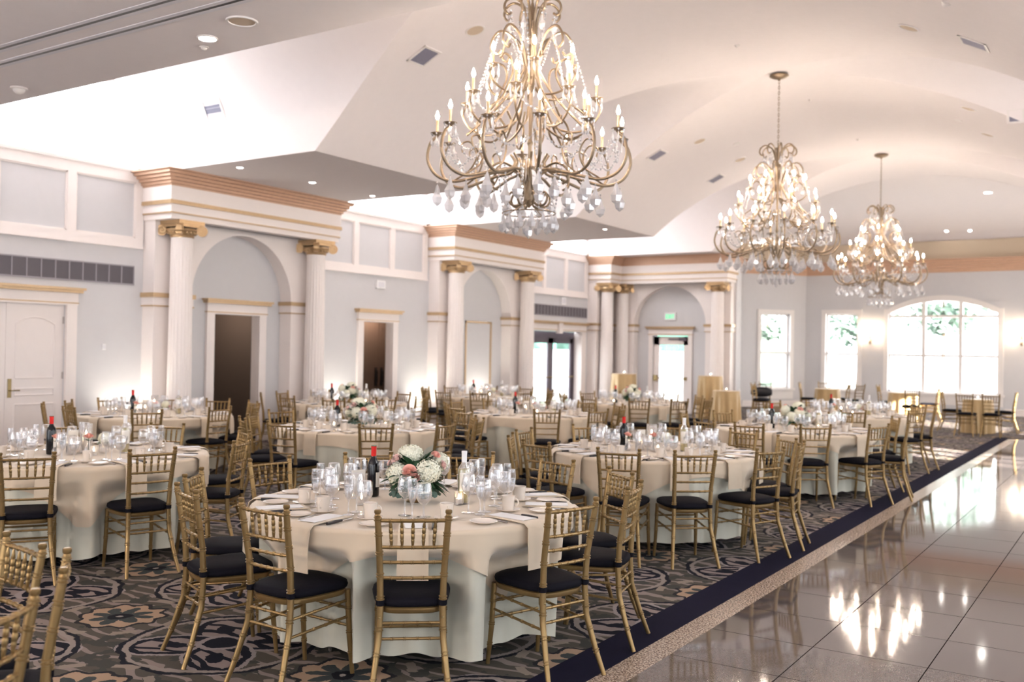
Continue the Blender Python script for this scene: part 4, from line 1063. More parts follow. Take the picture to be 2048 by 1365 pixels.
def arrangement():
    rg = random.Random(11); t = thing('flower_centerpiece', 'x', 'flowers')
    MB().lathe([(.05, 0), (.055, .005), (.03, .02), (.028, .035), (.05, .05), (.062, .08), (.068, .115), (.064, .115), (.05, .06), (.001, .055)], 24).obj('vase', M['pot'], t, 50, label='small gilt footed pot')
    # hydrangea heads  (x right, y away, z up in the camera facing frame)
    for c, r, sq in (((-.10, -.06, .17), .062, 1.1), ((-.03, .02, .285), .075, .7), ((.075, -.07, .19), .075, .95), ((.14, .03, .235), .058, 1), ((.0, .11, .20), .07, .9), ((-.12, .06, .16), .055, 1), ((.10, .12, .16), .06, 1)):
        petal_ball(c, r, 105, .0155, rg, sq).obj('hydrangea', M['hyd'], t, 0)
    for c, r, ax, mt in (((-.035, -.115, .195), .042, (-.1, -1, .35), 'rose'), ((.0, -.115, .165), .032, (.2, -1, .1), 'rose'), ((-.11, -.02, .26), .036, (-.6, -.4, .9), 'blush'), ((.12, -.03, .285), .030, (.4, -.4, .9), 'rose'),
                         ((.165, -.04, .225), .028, (.9, -.3, .3), 'blush'), ((.0, .15, .25), .036, (0, 1, .5), 'rose'), ((-.15, .05, .22), .03, (-1, .3, .3), 'blush')):
        rose(c, r, ax, rg).obj('rose', M[mt], t, 60)
    fo = MB()
    for i in range(230):
        a = rg.random()*2*pi; e = rg.random()*1.5-.35; d = Vector((cos(a)*cos(e), sin(a)*cos(e), sin(e))); p = Vector((0, 0, .13))+d*(.05+.06*rg.random())
        leaf(fo, p, d+Vector((0, 0, .1)), .07+.055*rg.random(), .021, .3)
    fo.sph((0, 0, .15), .10, 12, 8); fo.v = [(p[0], p[1], max(.006, p[2])) for p in fo.v]; fo.obj('foliage', M['green'], t, 60)
    eu = MB()
    for i in range(16):
        a = rg.random()*2*pi if i > 6 else -pi/2+(i-3)*.28; d = Vector((cos(a), sin(a), -.15)); p0 = Vector((0, 0, .12))
        pts = [p0+d*(.05+.03*s)+Vector((0, 0, -.006*s*s)) for s in range(4)]
        eu.tube(pts, .0012, 4)
        for p in pts[1:]:
            for sg in (-1, 1):
                n = Vector((d.y*sg, -d.x*sg, .5)).normalized(); q = p+n*.02; nr = Vector((rg.gauss(0, .6)+d.x, rg.gauss(0, .6)+d.y, rg.random()+.4)).normalized(); u = nr.orthogonal().normalized()*.021; w = nr.cross(u)
                eu.add([q+u*cos(2*pi*j/8)+w*sin(2*pi*j/8) for j in range(8)], [tuple(range(8))])
    eu.v = [(p[0], p[1], max(.006, p[2])) for p in eu.v]; eu.obj('eucalyptus', M['euc'], t, 0)
    bb = MB()
    for i in range(110):
        a = rg.choice((-2.2, -1.2, -1.7, .5, 2.))+rg.gauss(0, .25); rad = .12+.05*rg.random(); bb.sph((rad*cos(a), rad*sin(a), .09+.08*rg.random()), .0035, 5, 4)
    bb.v = [(p[0], p[1], max(.006, p[2])) for p in bb.v]; bb.obj('babys_breath', M['breath'], t, 0)
    return Proto(t)
P_flow = arrangement()
# candles
def hurricane(h, r, ch):
    o = MB().lathe([(r*.98, 0), (r, .004), (r, h), (r*.96, h), (r*.96, .008), (.001, .007)], 18).obj('glass_candle_holder', M['glass'], None, 60); tag(o, 'x', 'candle holder')
    cn = MB().lathe([(r*.62, .008), (r*.64, .01), (r*.64, ch), (r*.55, ch+.004), (.001, ch-.004)], 16).obj('candle', M['wax'], o, 60)
    MB().lathe([(.001, ch), (.005, ch+.006), (.0065, ch+.014), (.003, ch+.027), (.001, ch+.034)], 8).obj('flame', M['flame'], cn, 60)
    return Proto(o)
P_tall = hurricane(.24, .05, .15); P_mid = hurricane(.15, .042, .085); P_votive = hurricane(.075, .030, .03)
bv = MB().lathe([(.025, 0), (.032, .01), (.033, .04), (.016, .075), (.012, .10), (.015, .115), (.0145, .115)], 14).obj('bud_vase', M['glass'], None, 60); tag(bv, 'x', 'vase')
rg = random.Random(2); MB().tube([(0, 0, .02), (0, 0, .14)], .002, 5).obj('stem', M['green'], bv); rose((0, 0, .15), .036, (0, -.3, 1), rg).obj('rose', M['rose'], bv, 60)
lf = MB(); [leaf(lf, (0, 0, .11), (cos(a), sin(a), .5), .05, .013) for a in (.3, 2.4, 4.4)]; lf.obj('leaf', M['green'], bv, 60); P_bud = Proto(bv)
fb = MB().lathe([(.03, 0), (.04, .01), (.042, .05), (.038, .09), (.037, .09)], 14).obj('low_vase', M['glass'], None, 60); tag(fb, 'x', 'vase')
petal_ball((0, 0, .12), .05, 110, .011, rg).obj('hydrangea', M['hyd'], fb, 0); rose((.045, -.02, .10), .028, (.8, -.3, .4), rg).obj('rose', M['blush'], fb, 60)
lf = MB(); [leaf(lf, (0, 0, .08), (cos(a), sin(a), .3), .08, .018) for a in (.3, 1.6, 2.8, 4., 5.2)]; lf.obj('leaf', M['green'], fb, 60); P_low = Proto(fb)
# table number card
nc = MB().box(-.045, .045, -.001, .001, .012, .17).obj('table_number_card', M['label'], None, 0); tag(nc, 'x', 'card')
MB().box(-.05, .05, -.02, .02, 0, .012).obj('stand', M['glass'], nc, 0)
nb = MB(); nb.tube([(.012, -.003, .045), (-.004, -.003, .09), (.006, -.003, .13), (.014, -.003, .115), (-.008, -.003, .075), (.02, -.003, .06)], .0017, 4); nb.obj('numeral', M['blackp'], nc, 0)
P_card = Proto(nc)
def rel(c, dx, dy):  # dx right, dy away as seen from the camera
    a = atan2(c[1], c[0]); f = Vector((cos(a), sin(a))); r = Vector((f.y, -f.x)); return (c[0]+r.x*dx+f.x*dy, c[1]+r.y*dx+f.y*dy, MH)
for k, (c, nm, kind, rot) in TAB.items():
    va = atan2(c[1], c[0])-pi/2
    if k == 'T1': pr = onz(746, 994, TH); pw = onz(927, 1008, TH); pr = (pr.x, pr.y, MH); pw = (pw.x, pw.y, MH)
    else:
        pr = rel(c, -.28, .0); pw = rel(c, .28, .02)
    P_red(pr, va-pi/2+1.35, 'dark red wine bottle with red capsule on the %s' % nm, 'red wine bottles'); P_white(pw, va-pi/2+.2, 'white wine bottle with yellow wine on the %s' % nm, 'white wine bottles')
    if kind == 'f':
        P_flow(rel(c, 0, 0), va+(0 if k == 'T1' else .8*len(nm)), 'low arrangement of cream hydrangeas and pink roses on the %s' % nm, 'flower centrepieces')
        P_votive(rel(c, .27 if k != 'T1' else .26, -.10), 0, 'small lit votive right of the flowers on the %s' % nm, 'votives'); P_votive(rel(c, -.31, -.12), 0, 'small lit votive left of the flowers on the %s' % nm, 'votives')
    else:
        P_tall(rel(c, -.02, .08), 0, 'tall glass cylinder with a lit pillar candle on the %s' % nm, 'tall glass candles'); P_mid(rel(c, -.13, -.02), 0, 'medium glass cylinder with a lit candle on the %s' % nm, 'medium glass candles')
        P_votive(rel(c, .04, -.14), 0, 'small lit votive in front of the tall candle on the %s' % nm, 'votives')
        P_bud(rel(c, .0, -.08), va, 'bud vase with one pink rose on the %s' % nm, 'bud vases'); P_bud(rel(c, -.24, -.10), va+1, 'bud vase with a pink rose by the wine on the %s' % nm, 'bud vases')
        P_low(rel(c, .12, .02), va, 'low glass vase with a cream hydrangea on the %s' % nm, 'low vases')
    cd = P_card(rel(c, -.12, .27) if k != 'T1' else rel(c, -.345, .14), va+.5, 'table number card with a dark numeral on the %s' % nm, 'table number cards')

# ------------------------------------------------------------------ cocktail tables and far seating
def gold_table(loc, h, r, lab, flare=.02):
    t = thing('cocktail_table', lab, 'table', (loc[0], loc[1], 0), 0)
    MB().lathe([(r-.02, h-.03), (r-.005, h-.025), (r-.005, h-.004)], 28).obj('tabletop', M['browndoor'], t); MB().tube([(0, 0, .02), (0, 0, h-.03)], .03, 10).obj('pole', M['steel'], t); MB().lathe([(.25, 0), (.25, .015), (.04, .03)], 20).obj('base', M['steel'], t)
    b = MB(); zs = [h, h-.01, h-.04]+[h-.04-(h-.05)*i/6 for i in range(1, 7)]
    def fn(u, v):
        a = 2*pi*u; z = zs[round(v*(len(zs)-1))]; tt = (h-z)/h; rr_ = r+.003+flare*tt+.035*tt**.7*sin(11*a)*min(1, tt*8); return (rr_*cos(a), rr_*sin(a), z)
    b.grid(fn, 132, len(zs)-1, closeu=True); b.add([(0, 0, h)]+[((r+.003)*cos(2*pi*i/132), (r+.003)*sin(2*pi*i/132), h) for i in range(132)], [(0, i+1, (i+1) % 132+1) for i in range(132)])
    o = b.obj('gold_tablecloth', M['goldcloth'], None, 70); o.location = (loc[0], loc[1], 0); tag(o, 'gold satin cloth on the '+lab.split(' ', 1)[1], 'tablecloth')
def at_depth(px, X_=None, Y_=None):
    d = ray(px, 705); t = (Y_/d.y) if Y_ else X_/d.x; return (d.x*t, d.y*t)
GT = [(at_depth(1249, Y_=23.2), 1.10, .33, 'tall gold-draped cocktail table beside the corner column'), (at_depth(1422, Y_=23.7), 1.10, .31, 'tall gold-draped cocktail table right of the exit door'),
      (at_depth(1454, Y_=23.0), .76, .33, 'low gold-draped table in front of the right exit column'), (at_depth(1656, Y_=27.2), .76, .33, 'low gold-draped table before the second narrow window'),
      (at_depth(1807, Y_=26.4), .76, .35, 'low gold-draped table under the left of the arched window'), (at_depth(1957, Y_=23.9), .76, .31, 'low gold-draped table nearest, before the arched window')]
for i, (l, h, r, lab) in enumerate(GT):
    gold_table(l, h, r, lab)
    P_votive((l[0], l[1], h+.001), 0, 'lit votive on the %s' % lab.split(' ', 1)[1][:80], 'votives')
def ring(ct, angs, labs, r=.62):
    for a, lab in zip(angs, labs):
        a = radians(a); put_chair(ct[0]+r*cos(a), ct[1]+r*sin(a), a+pi, lab, 'chairs at the gold tables')
fx = lambda px, Y_: at_depth(px, Y_=Y_)
far = [((1507, 24.9), 0, 'gold chair with black cushion against the corner wall, left of the black bag'), ((1600, 27.0), 10, 'gold chair left of the gold table by the second narrow window'), ((1650, 28.4), -80, 'gold chair behind the gold table by the second narrow window'),
       ((1700, 27.8), 180, 'gold chair right of the gold table by the second narrow window'), ((1722, 27.0), 150, 'gold chair seen edge on before the second narrow window'),
       ((1757, 27.0), 0, 'gold chair left of the gold table at the arched window'), ((1826, 25.0), 110, 'gold chair in front of the gold table at the arched window'), ((1880, 26.8), 180, 'gold chair right of the gold table at the arched window, edge on'),
       ((1884, 24.1), 0, 'gold chair left of the nearest gold table, edge on'), ((1930, 22.7), 88, 'gold chair in front of the nearest gold table, on its left'), ((1983, 22.8), 92, 'gold chair in front of the nearest gold table, on its right'), ((2034, 24.3), 180, 'gold chair at the far right beside the nearest gold table')]
for (p, Y_), fc, lab in [(q[0], q[1], q[2]) for q in far]:
    l = fx(p, Y_); put_chair(l[0], l[1], radians(fc), lab, 'chairs at the gold tables')
# black bag by the corner window
l = fx(1524, 25.6); t = thing('black_bag', 'black duffel bag on a chair below the narrow corner window', 'bag', (l[0], l[1], .0), .3)
b = MB(); b.grid(lambda u, v: ((.27+.03*sin(5*v*6))*(-cos(pi*v)) , .17*sin(pi*v)**.5*cos(2*pi*u)*(1+.08*sin(9*u)), .66+.14*sin(pi*v)**.5*sin(2*pi*u)), 20, 12, closeu=True); b.obj('body', M['bag'], t, 70)
MB().tube([(-.15, 0, .76), (-.1, 0, .86), (.1, 0, .86), (.15, 0, .76)], .012, 6).obj('strap', M['bag'], t)
p = put_chair(l[0], l[1]+.31, radians(-90), 'gold chair holding the black bag below the corner window', 'chairs at the gold tables')
# folded tray stands
def tray_stand(loc, rz, lab):
    t = thing('tray_stand', lab, 'tray stand', (loc[0], loc[1], 0), rz)
    for s in (-1, 1): b = MB(); b.tube([(-.25, s*.20, 0), (.25, s*.20, .80)], .014, 6); b.tube([(.25, s*.20, 0), (-.25, s*.20, .80)], .014, 6); b.obj('crossed_leg', M['blackp'], t)
    for s in (-1, 1): MB().box(s*.25-.02, s*.25+.02, -.24, .24, .79, .83).obj('top_bar', M['blackp'], t, 0)
    for s in (-.14, .14): MB().box(-.25, .25, s-.025, s+.025, .80, .806).obj('strap', M['blackp'], t, 0)
p = onz(212, 805, .82); tray_stand((-12.35, 8.95), 1.3, 'black folding tray stand against the wall behind the back left table')
tray_stand((-12.3, 13.75), 1.2, 'dark folding tray stand beside the second column'); 
# uplights along the left wall
for y, lab in ((9.12, 'left of the first column'), (13.75, 'right of the second column'), (16.30, 'left of the third column'), (18.55, 'inside the gilt-lined recess')):
    t = thing('uplight', 'small glowing uplight on the floor %s' % lab, 'lamp', (WX+(.2 if y != 18.55 else .18), y, 0), 0)
    MB().lathe([(.07, 0), (.075, .01), (.075, .14), (.065, .15), (.06, .12), (.001, .115)], 16).obj('housing', M['metal'], t); MB().lathe([(.055, .118), (.001, .12)], 16).obj('lens', emis('uplight_lens', (1, .95, .85), 30), t)
    L = bpy.data.lights.new('uplight_lamp', 'SPOT'); L.energy = 45; L.spot_size = radians(100); L.spot_blend = .9; L.color = (1, .93, .80); L.shadow_soft_size = .05
    o = bpy.data.objects.new('uplight_lamp', L); COL.objects.link(o); o.location = (WX+.24, y, .2); o.rotation_euler = Vector((-.16, 0, 1)).to_track_quat('-Z', 'Y').to_euler()

# ------------------------------------------------------------------ wall and ceiling fittings
def grille(T, s0, s1, z0, z1, n, lab):
    t = thing('air_grille', lab, 'vent', T((s0+s1)/2, 0, z0)); inv = Vector(t.location)
    def L(s, d, z): return tuple(Vector(T(s, d, z))-inv)
    MB().box(s0, s1, .0, .008, z0, z1, T=L).obj('backing', M['grille'], t, 0)
    f = MB(); f.box(s0, s1, .008, .02, z0, z0+.02, T=L); f.box(s0, s1, .008, .02, z1-.02, z1, T=L)
    for i in range(n+1): s = s0+(s1-s0-.015)*i/n; f.box(s, s+.015, .008, .02, z0, z1, T=L)
    f.obj('frame', mat('grille_frame', (.34, .32, .35), .6), t, 0)
    sl = MB()
    for i in range(14): z = z0+.02+(z1-z0-.04)*i/14; sl.box(s0, s1, .008, .014, z, z+.008, T=L)
    sl.obj('slats', mat('grille_slat', (.17, .155, .175), .6), t, 0)
grille(TL, 5.2, 9.28, 2.58, 2.88, 19, 'long dark air grille above the white panelled door'); grille(TL, 20.85, 23.8, 2.60, 2.89, 18, 'dark air grille above the double glass doors')
def wallbox(T, s, z, w, h, name, lab, cat, m_='paper', d=.05):
    t = thing(name, lab, cat, T(s, 0, z)); inv = Vector(t.location)
    L = lambda s_, d_, z_: tuple(Vector(T(s_, d_, z_))-inv)
    MB().box(s-w/2, s+w/2, 0, d, z-h/2, z+h/2, T=L).obj('housing', M[m_], t, 0); MB().box(s-w*.32, s+w*.32, d, d+.008, z-h*.3, z+h*.3, T=L).obj('cover', M['metal'], t, 0); return t
wallbox(TL, 15.02, 2.97, .26, .17, 'alarm_box', 'white alarm box above the doorway with brown doors', 'alarm')
wallbox(TL, 22.45, 3.02, .22, .2, 'alarm_box', 'white box above the grille over the glass doors', 'alarm')
wallbox(TL, 8.78, 1.62, .05, .09, 'wall_hook', 'tiny white fitting on the grey wall by the panelled door', 'hook', d=.03)
wallbox(T3, -12.9, 2.05, .05, .1, 'thermostat', 'small white fitting in the corner left of the exit arch', 'thermostat', d=.03)
def frame_at(px, py):
    p, n = on_ceiling(px, py); z = -n  # z into the ceiling
    ya = Vector((0, 1, 0)); ya = (ya-n*ya.dot(n)).normalized(); xa = ya.cross(n*-1).normalized()
    mt = Matrix((xa, ya, xa.cross(ya))).transposed().to_4x4(); mt.translation = p+n*.004; return mt, n
def fit(name, px, py, lab, cat, builder):
    mt, n = frame_at(px, py); t = thing(name, lab, cat); t.matrix_world = mt
    sg = 1 if (mt.to_3x3() @ Vector((0, 0, 1))).dot(n) > 0 else -1
    builder(t, sg)
def b_spot(r, lit):
    def f(t, sg):
        MB().lathe([(r*1.18, 0), (r*1.15, .012*sg), (r, .012*sg), (r*.95, 0)], 24).obj('trim_ring', M['frame'], t); MB().lathe([(r*.98, .004*sg), (.001, .005*sg)], 24).obj('lens', M['spot'] if lit is True else M['frame'] if lit == 'w' else M['tan'], t)
    return f
def b_vent(w, h, dark=True):
    def f(t, sg):
        m_ = MB(); e = .03
        for x0, x1, y0, y1 in ((-w, w, -h, -h+e), (-w, w, h-e, h), (-w, -w+e, -h, h), (w-e, w, -h, h)): m_.box(x0, x1, y0, y1, min(0, .014*sg), max(0, .014*sg))
        m_.obj('frame', M['frame'], t, 0); MB().box(-w+e, w-e, -h+e, h-e, min(0, .002*sg), max(0, .002*sg)).obj('backing', M['ventd'], t, 0)
        s = MB()
        for i in range(9): y = -h+e+(2*h-2*e)*(i+.3)/9; s.box(-w+e, w-e, y, y+.007, min(.003*sg, .010*sg), max(.003*sg, .010*sg))
        s.obj('slats', mat('vent_blade', (.42, .41, .50), .5), t, 0)
    return f
def b_dome(r):
    def f(t, sg): MB().lathe([(r, 0), (r, .17*r*sg), (r*.7, .22*r*sg), (r*.6, .5*r*sg), (r*.3, .75*r*sg), (.001, .8*r*sg)], 20).obj('housing', M['frame'], t)
    return f
for i, (x, y, r, lab) in enumerate(((415, 75, .075, 'bright recessed light in the near ceiling above the vault edge'), (480, 334, .05, 'recessed light in the soffit, left one above the first cornice'), (625, 364, .055, 'recessed light in the soffit, right one above the first cornice'),
        (745, 391, .045, 'small recessed light at the right end of the first soffit'), (1210, 458, .045, 'recessed light in the soffit above the second cornice'), (1473, 287, .06, 'white recessed light on the vault left of the middle chandelier'),
        (1917, 240, .06, 'small white light on the vault at right'), (1976, 385, .10, 'soft bright spot lamp on the far dome'), (1940, 461, .05, 'right small downlight low on the far dome'), (1893, 462, .05, 'left small downlight low on the far dome'))):
    fit('recessed_light', x, y, lab, 'ceiling light', b_spot(r, 'w' if x in (1473, 1917) else True))
for x, y, lab in ((484, 41, 'tan round speaker in the near ceiling'), (950, 60, 'tan round speaker on the vault above the nearest chandelier'), (1818, 55, 'tan round speaker high on the vault at right'), (1399, 282, 'tan speaker disc left of the middle chandelier chain'),
                  (1480, 319, 'tan speaker disc below the white vault light'), (1937, 217, 'tan disc on the vault between the two right vents'), (1975, 269, 'tan disc on the vault at the far right')): fit('ceiling_speaker', x, y, lab, 'speaker', b_spot(.11, False))
for x, y, w, h, lab in ((427, 218, .20, .42, 'white air vent on the sunlit cross vault at left'), (848, 112, .17, .17, 'dark air vent on the vault left of the nearest chandelier'), (1314, 310, .17, .17, 'dark vent on the vault, left of the middle chandelier'),
                        (1432, 357, .17, .17, 'dark vent nearest the middle chandelier'), (1948, 86, .17, .17, 'silvery vent at the top right of the vault'), (2032, 231, .12, .12, 'silvery vent at the right edge of the vault')): fit('air_vent', x, y, lab, 'vent', b_vent(w, h))
for x, y, r, lab in ((38, 175, .085, 'white smoke detector on the near ceiling at far left'), (408, 93, .04, 'small detector beside the bright recessed light'), (1474, 90, .04, 'tiny detector on the vault above the middle chandelier'), (1892, 6, .05, 'small detector at the top edge of the vault'),
                     (1716, 278, .05, 'small grey detector between the two far chandeliers'), (1620, 199, .035, 'tiny sprinkler cap right of the middle chain')): fit('smoke_detector', x, y, lab, 'detector', b_dome(r))
# rear fill lamps added to warm the near ceiling, then the far sconces
def TRS(s, d, z): return (s, -4+d, z)
for s, lab in ((-9.2, 'added warm fill lamp behind the viewer, left of three'), (-5.7, 'added warm fill lamp behind the viewer, middle of three'), (-2.2, 'added warm fill lamp behind the viewer, right of three')):
    t = thing('fill_lamp', lab, 'sconce', TRS(s, 0, 2.5))
    MB().lathe([(.001, -.2), (.05, -.1), (.04, .05), (.001, .1)], 12, (0, .03, 0)).obj('backplate', M['brass'], t); MB().tube([(0, .03, 0), (0, .16, 0), (0, .2, .08)], .012, 6).obj('arm', M['brass'], t)
    MB().lathe([(.03, .08), (.13, .28)], 16, (0, .2, 0), cap=False).obj('shade', M['shade'], t)
    L = bpy.data.lights.new('fill_lamp_light', 'POINT'); L.energy = 130; L.color = (1, .78, .62); L.shadow_soft_size = .08
    o = bpy.data.objects.new('fill_lamp_light', L); COL.objects.link(o); o.location = (s, -3.8, 2.82)
for s, lab in ((-7.22, 'lit two-candle wall sconce between the narrow and arched windows'), (-2.98, 'lit two-candle wall sconce right of the arched window')):
    t = thing('wall_sconce', lab, 'sconce', TF(s, 0, 2.3)); 
    b = MB(); b.lathe([(.001, -.25), (.03, -.22), (.05, -.1), (.04, .05), (.05, .12), (.001, .16)], 12, (0, -.03, 0)); b.obj('backplate', M['brass'], t)
    for q in (-1, 1):
        MB().tube([(0, -.05, -.05), (q*.06, -.12, -.12), (q*.13, -.14, -.05), (q*.13, -.14, .04)], .012, 6).obj('arm', M['brass'], t)
        MB().lathe([(.085, .06), (.055, .24)], 16, (q*.13, -.14, 0), cap=False).obj('shade', M['shade'], t)
    for q in (-1, 0, 1): MB().sph((q*.13, -.14, -.12), .025, 6, 5, (1, 1, 1.8)).obj('crystal', M['crystal'], t, 0)

# ------------------------------------------------------------------ chandeliers
def bez(P_, n=8):
    """smooth catmull curve through control points"""
    P_ = [Vector(p) for p in P_]; Q = [P_[0]*2-P_[1]]+P_+[P_[-1]*2-P_[-2]]; out = []
    for i in range(1, len(Q)-2):
        for j in range(n):
            t = j/n; a, b, c, d = Q[i-1:i+3]
            out.append(.5*((2*b)+(-a+c)*t+(2*a-5*b+4*c-d)*t*t+(-a+3*b-3*c+d)*t**3))
    out.append(P_[-1]); return out
def rad(a, pts): return [(r*cos(a)-0*sin(a), r*sin(a), z) for r, z in pts]
def scroll_in(r0, z0, R_, turns, start, sgn, n=14):
    return [(r0+R_*(1-.75*i/n)*cos(start+sgn*turns*2*pi*i/n), z0+R_*(1-.75*i/n)*sin(start+sgn*turns*2*pi*i/n)) for i in range(n+1)]
def pendant(b, c, L, w):
    x, y, z = c; n = 6; pr = [(.001, 0), (w*.25, -L*.12), (w*.55, -L*.4), (w, -L*.62), (w*.75, -L*.85), (.001, -L)]
    b.lathe(pr, n, (x, y, z)); b.sph((x, y, z+.012), .010, 6, 4)
def chandelier():
    t = thing('chandelier', 'x', 'chandelier'); B = M['brass']
    b = MB(); b.lathe([(.001, 0), (.14, -.01), (.15, -.03), (.10, -.06), (.03, -.075), (.012, -.10)], 24, (0, 0, 6.09)); b.obj('canopy', B, t)
    ch = MB()
    for i in range(24):
        z = 5.99-.043*i; a = (i % 2)*pi/2
        ch.tube([(.012*cos(q)*cos(a), .012*cos(q)*sin(a), z-.022+.028*sin(q)) for q in [2*pi*j/8 for j in range(9)]], .0045, 5)
    ch.tube([(0, 0, 5.0), (0, 0, 4.93)], .01, 8); ch.obj('chain', B, t)
    st = MB(); st.lathe([(.001, 3.02), (.03, 3.05), (.05, 3.12), (.04, 3.2), (.018, 3.28), (.018, 3.6), (.03, 3.63), (.018, 3.66), (.018, 4.15), (.032, 4.18), (.018, 4.22), (.02, 4.6), (.045, 4.68), (.03, 4.75), (.03, 4.85), (.012, 4.95)], 14); st.obj('stem', B, t)
    NO = 12
    for k in range(8):      # crown plumes
        a = 2*pi*k/8+.2
        p = [(.04, 4.62), (.05, 4.78), (.10, 4.92), (.19, 4.97), (.265, 4.93), (.285, 4.86), (.25, 4.81), (.21, 4.83)]
        MB().tube(bez(rad(a, p), 5), .0125, 6).obj('crown_scroll', B, t, 60)
    for k in range(8):      # second plumes and body ribs
        a = 2*pi*k/8+.6
        p = [(.05, 4.25), (.09, 4.45), (.17, 4.62), (.29, 4.68), (.37, 4.60), (.38, 4.50), (.32, 4.46), (.29, 4.50)]
        MB().tube(bez(rad(a, p), 5), .012, 6).obj('upper_scroll', B, t, 60)
    for k in range(6):
        a = 2*pi*k/6+.3
        p = [(.40, 4.35), (.34, 4.40), (.26, 4.36), (.24, 4.25), (.30, 4.12), (.38, 3.98), (.52, 3.86), (.50, 3.70), (.36, 3.66), (.25, 3.78), (.30, 3.88)]
        MB().tube(bez(rad(a, p), 5), .0115, 6).obj('body_scroll', B, t, 60)
    for k in range(12):     # long ribs from stem down to wide lower body
        a = 2*pi*k/12
        p = [(.03, 4.55), (.06, 4.35), (.20, 4.10), (.42, 3.86), (.60, 3.70)] if k % 2 else [(.03, 3.10), (.06, 3.25), (.14, 3.36), (.28, 3.42), (.40, 3.36), (.42, 3.26), (.36, 3.22)]
        MB().tube(bez(rad(a, p), 5), .012, 6).obj('rib', B, t, 60)
    for k in range(8):      # bottom curls
        a = 2*pi*k/8
        p = [(.03, 3.10), (.08, 3.05), (.16, 3.04), (.20, 3.10), (.17, 3.16), (.13, 3.13)]
        MB().tube(bez(rad(a, p), 5), .011, 6).obj('bottom_scroll', B, t, 60)
    def candle(a, r, z, ntip=6):
        x, y = r*cos(a), r*sin(a)
        cu = MB().lathe([(.012, -.03), (.02, -.02), (.03, -.008), (.062, 0), (.064, .006), (.02, .004)], 14, (x, y, z)).obj('candle_cup', B, t, 60)
        MB().lathe([(.013, .0), (.013, .13), (.001, .131)], 10, (x, y, z)).obj('candle_sleeve', M['sleeve'], cu, 60)
        MB().lathe([(.006, .131), (.016, .15), (.017, .165), (.010, .19), (.001, .215)], 10, (x, y, z)).obj('bulb', M['bulb'], cu, 60)
        cr = MB()
        for j in range(ntip): q = 2*pi*j/ntip; pendant(cr, (x+.055*cos(q), y+.055*sin(q), z-.02), .10, .013)
        cr.obj('crystal_drops', M['crystal'], cu, 0)
    for k in range(NO):
        a = 2*pi*k/NO+.13
        p = [(.18, 3.52), (.14, 3.44), (.20, 3.36), (.34, 3.34), (.52, 3.29), (.72, 3.25), (.88, 3.31), (.955, 3.45), (.93, 3.60), (.87, 3.665)]
        MB().tube(bez(rad(a, p), 6), [.011+.004*min(1, j/20) for j in range(55)], 7).obj('arm', B, t, 60)
        p = [(.70, 3.26), (.56, 3.36), (.50, 3.50), (.56, 3.62), (.64, 3.60), (.63, 3.52)]
        MB().tube(bez(rad(a, p), 5), .009, 6).obj('arm_curl', B, t, 60)
        candle(a, .87, 3.69)
    for k in range(8):
        a = 2*pi*k/8+.35
        p = [(.10, 3.95), (.16, 3.82), (.30, 3.74), (.46, 3.72), (.60, 3.80), (.66, 3.92), (.62, 4.0)]
        MB().tube(bez(rad(a, p), 5), .011, 6).obj('arm', B, t, 60); candle(a, .62, 4.02)
    for k in range(6):
        a = 2*pi*k/6+.1
        p = [(.05, 4.15), (.14, 4.08), (.28, 4.08), (.40, 4.14), (.45, 4.22), (.42, 4.28)]
        MB().tube(bez(rad(a, p), 5), .011, 6).obj('arm', B, t, 60); candle(a, .42, 4.30)
    rg = random.Random(9)
    for k in range(12): a = 2*pi*k/12+.13; m_ = MB(); pendant(m_, (.86*cos(a), .86*sin(a), 3.22), .21, .056); m_.obj('crystal_pendant', M['crystal'], t, 0)
    for k in range(12): a = 2*pi*k/12+.4; m_ = MB(); pendant(m_, (.62*cos(a), .62*sin(a), 3.22), .21, .058); m_.obj('crystal_pendant', M['crystal'], t, 0)
    for k in range(8): a = 2*pi*k/8; m_ = MB(); pendant(m_, (.40*cos(a), .40*sin(a), 3.20), .20, .054); m_.obj('crystal_pendant', M['crystal'], t, 0)
    for k in range(14): a = 2*pi*k/14; m_ = MB(); pendant(m_, (.25*cos(a), .25*sin(a), 2.96), .17, .042); m_.obj('crystal_pendant', M['crystal'], t, 0)
    for k in range(8): a = 2*pi*k/8+.2; m_ = MB(); pendant(m_, (.22*cos(a), .22*sin(a), 4.78), .15, .034); m_.obj('crystal_pendant', M['crystal'], t, 0)
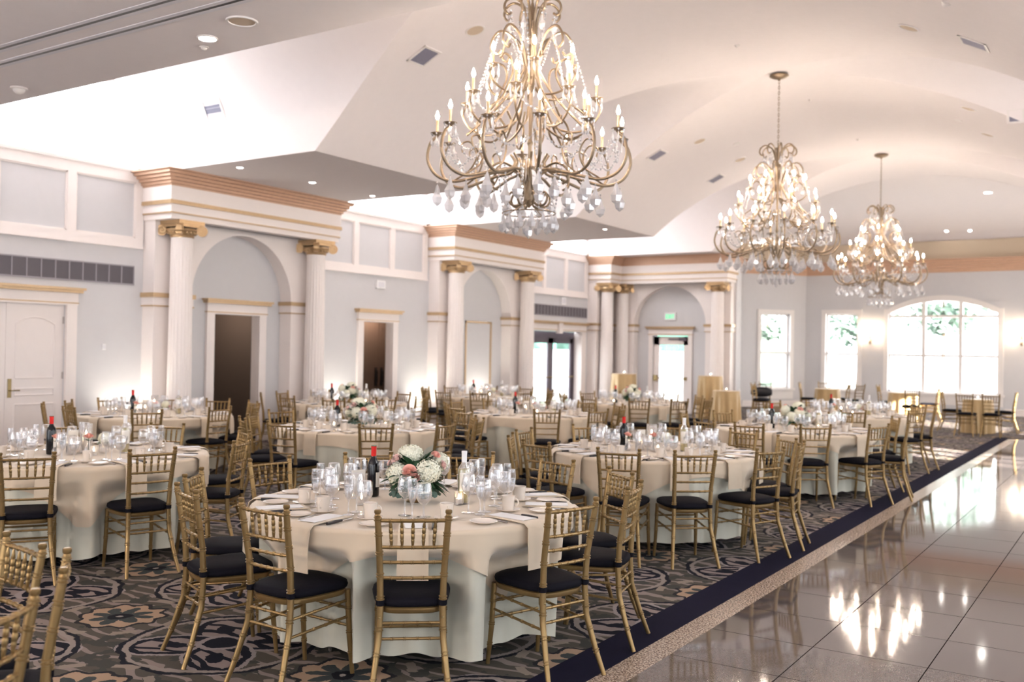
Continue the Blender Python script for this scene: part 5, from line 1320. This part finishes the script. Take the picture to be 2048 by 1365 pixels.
    m_ = MB(); pendant(m_, (0, 0, 2.93), .20, .04); m_.obj('crystal_pendant', M['crystal'], t, 0)
    hr = MB(); hr.tube([(.25*cos(q), .25*sin(q), 2.97) for q in [2*pi*j/32 for j in range(33)]], .006, 5)
    for k in range(4): a = pi/2*k; hr.tube([(.25*cos(a), .25*sin(a), 2.97), (.05*cos(a), .05*sin(a), 3.06)], .005, 5)
    hr.obj('bottom_ring', B, t)
    def swag(p, q, sag, n=13, r=.012):
        b_ = MB(); p = Vector(p); q = Vector(q)
        for i in range(n): u = (i+.5)/n; c = p.lerp(q, u); b_.sph((c.x, c.y, c.z-sag*4*u*(1-u)), r, 5, 4)
        b_.tube([(lambda u: (p.lerp(q, u).x, p.lerp(q, u).y, p.lerp(q, u).z-sag*4*u*(1-u)))(i/n) for i in range(n+1)], .0025, 4); b_.obj('bead_strand', M['crystal'], t, 0)
    for k in range(12):
        a = 2*pi*k/12+.13; b2 = 2*pi*(k+1)/12+.13
        swag((.84*cos(a), .84*sin(a), 3.60), (.84*cos(b2), .84*sin(b2), 3.60), .16); swag((.80*cos(a), .80*sin(a), 3.62), (.5*cos(a), .5*sin(a), 3.62), .22)
    for k in range(8):
        a = 2*pi*k/8+.35; b2 = 2*pi*(k+1)/8+.35
        swag((.6*cos(a), .6*sin(a), 3.95), (.6*cos(b2), .6*sin(b2), 3.95), .14, 12); swag((.36*cos(a), .36*sin(a), 4.58), (.55*cos(a), .55*sin(a), 4.0), -.02, 18)
        swag((.24*cos(a), .24*sin(a), 4.86), (.1*cos(a), .1*sin(a), 4.35), .05, 14)
    for k in range(10): a = 2*pi*k/10; swag((.30*cos(a), .30*sin(a), 3.40), (.24*cos(a), .24*sin(a), 2.98), 0, 12)
    return Proto(t)
P_chan = chandelier()
for y, a, lab in ((YC[0], .0, 'largest crystal and brass chandelier, nearest, cut by the top edge'), (YC[1]+.12, .3, 'middle crystal and brass chandelier hanging on a long chain'), (YC[2], .55, 'smallest and farthest crystal chandelier before the arched window')):
    P_chan((CX, y, 0), a, lab, 'crystal chandeliers')
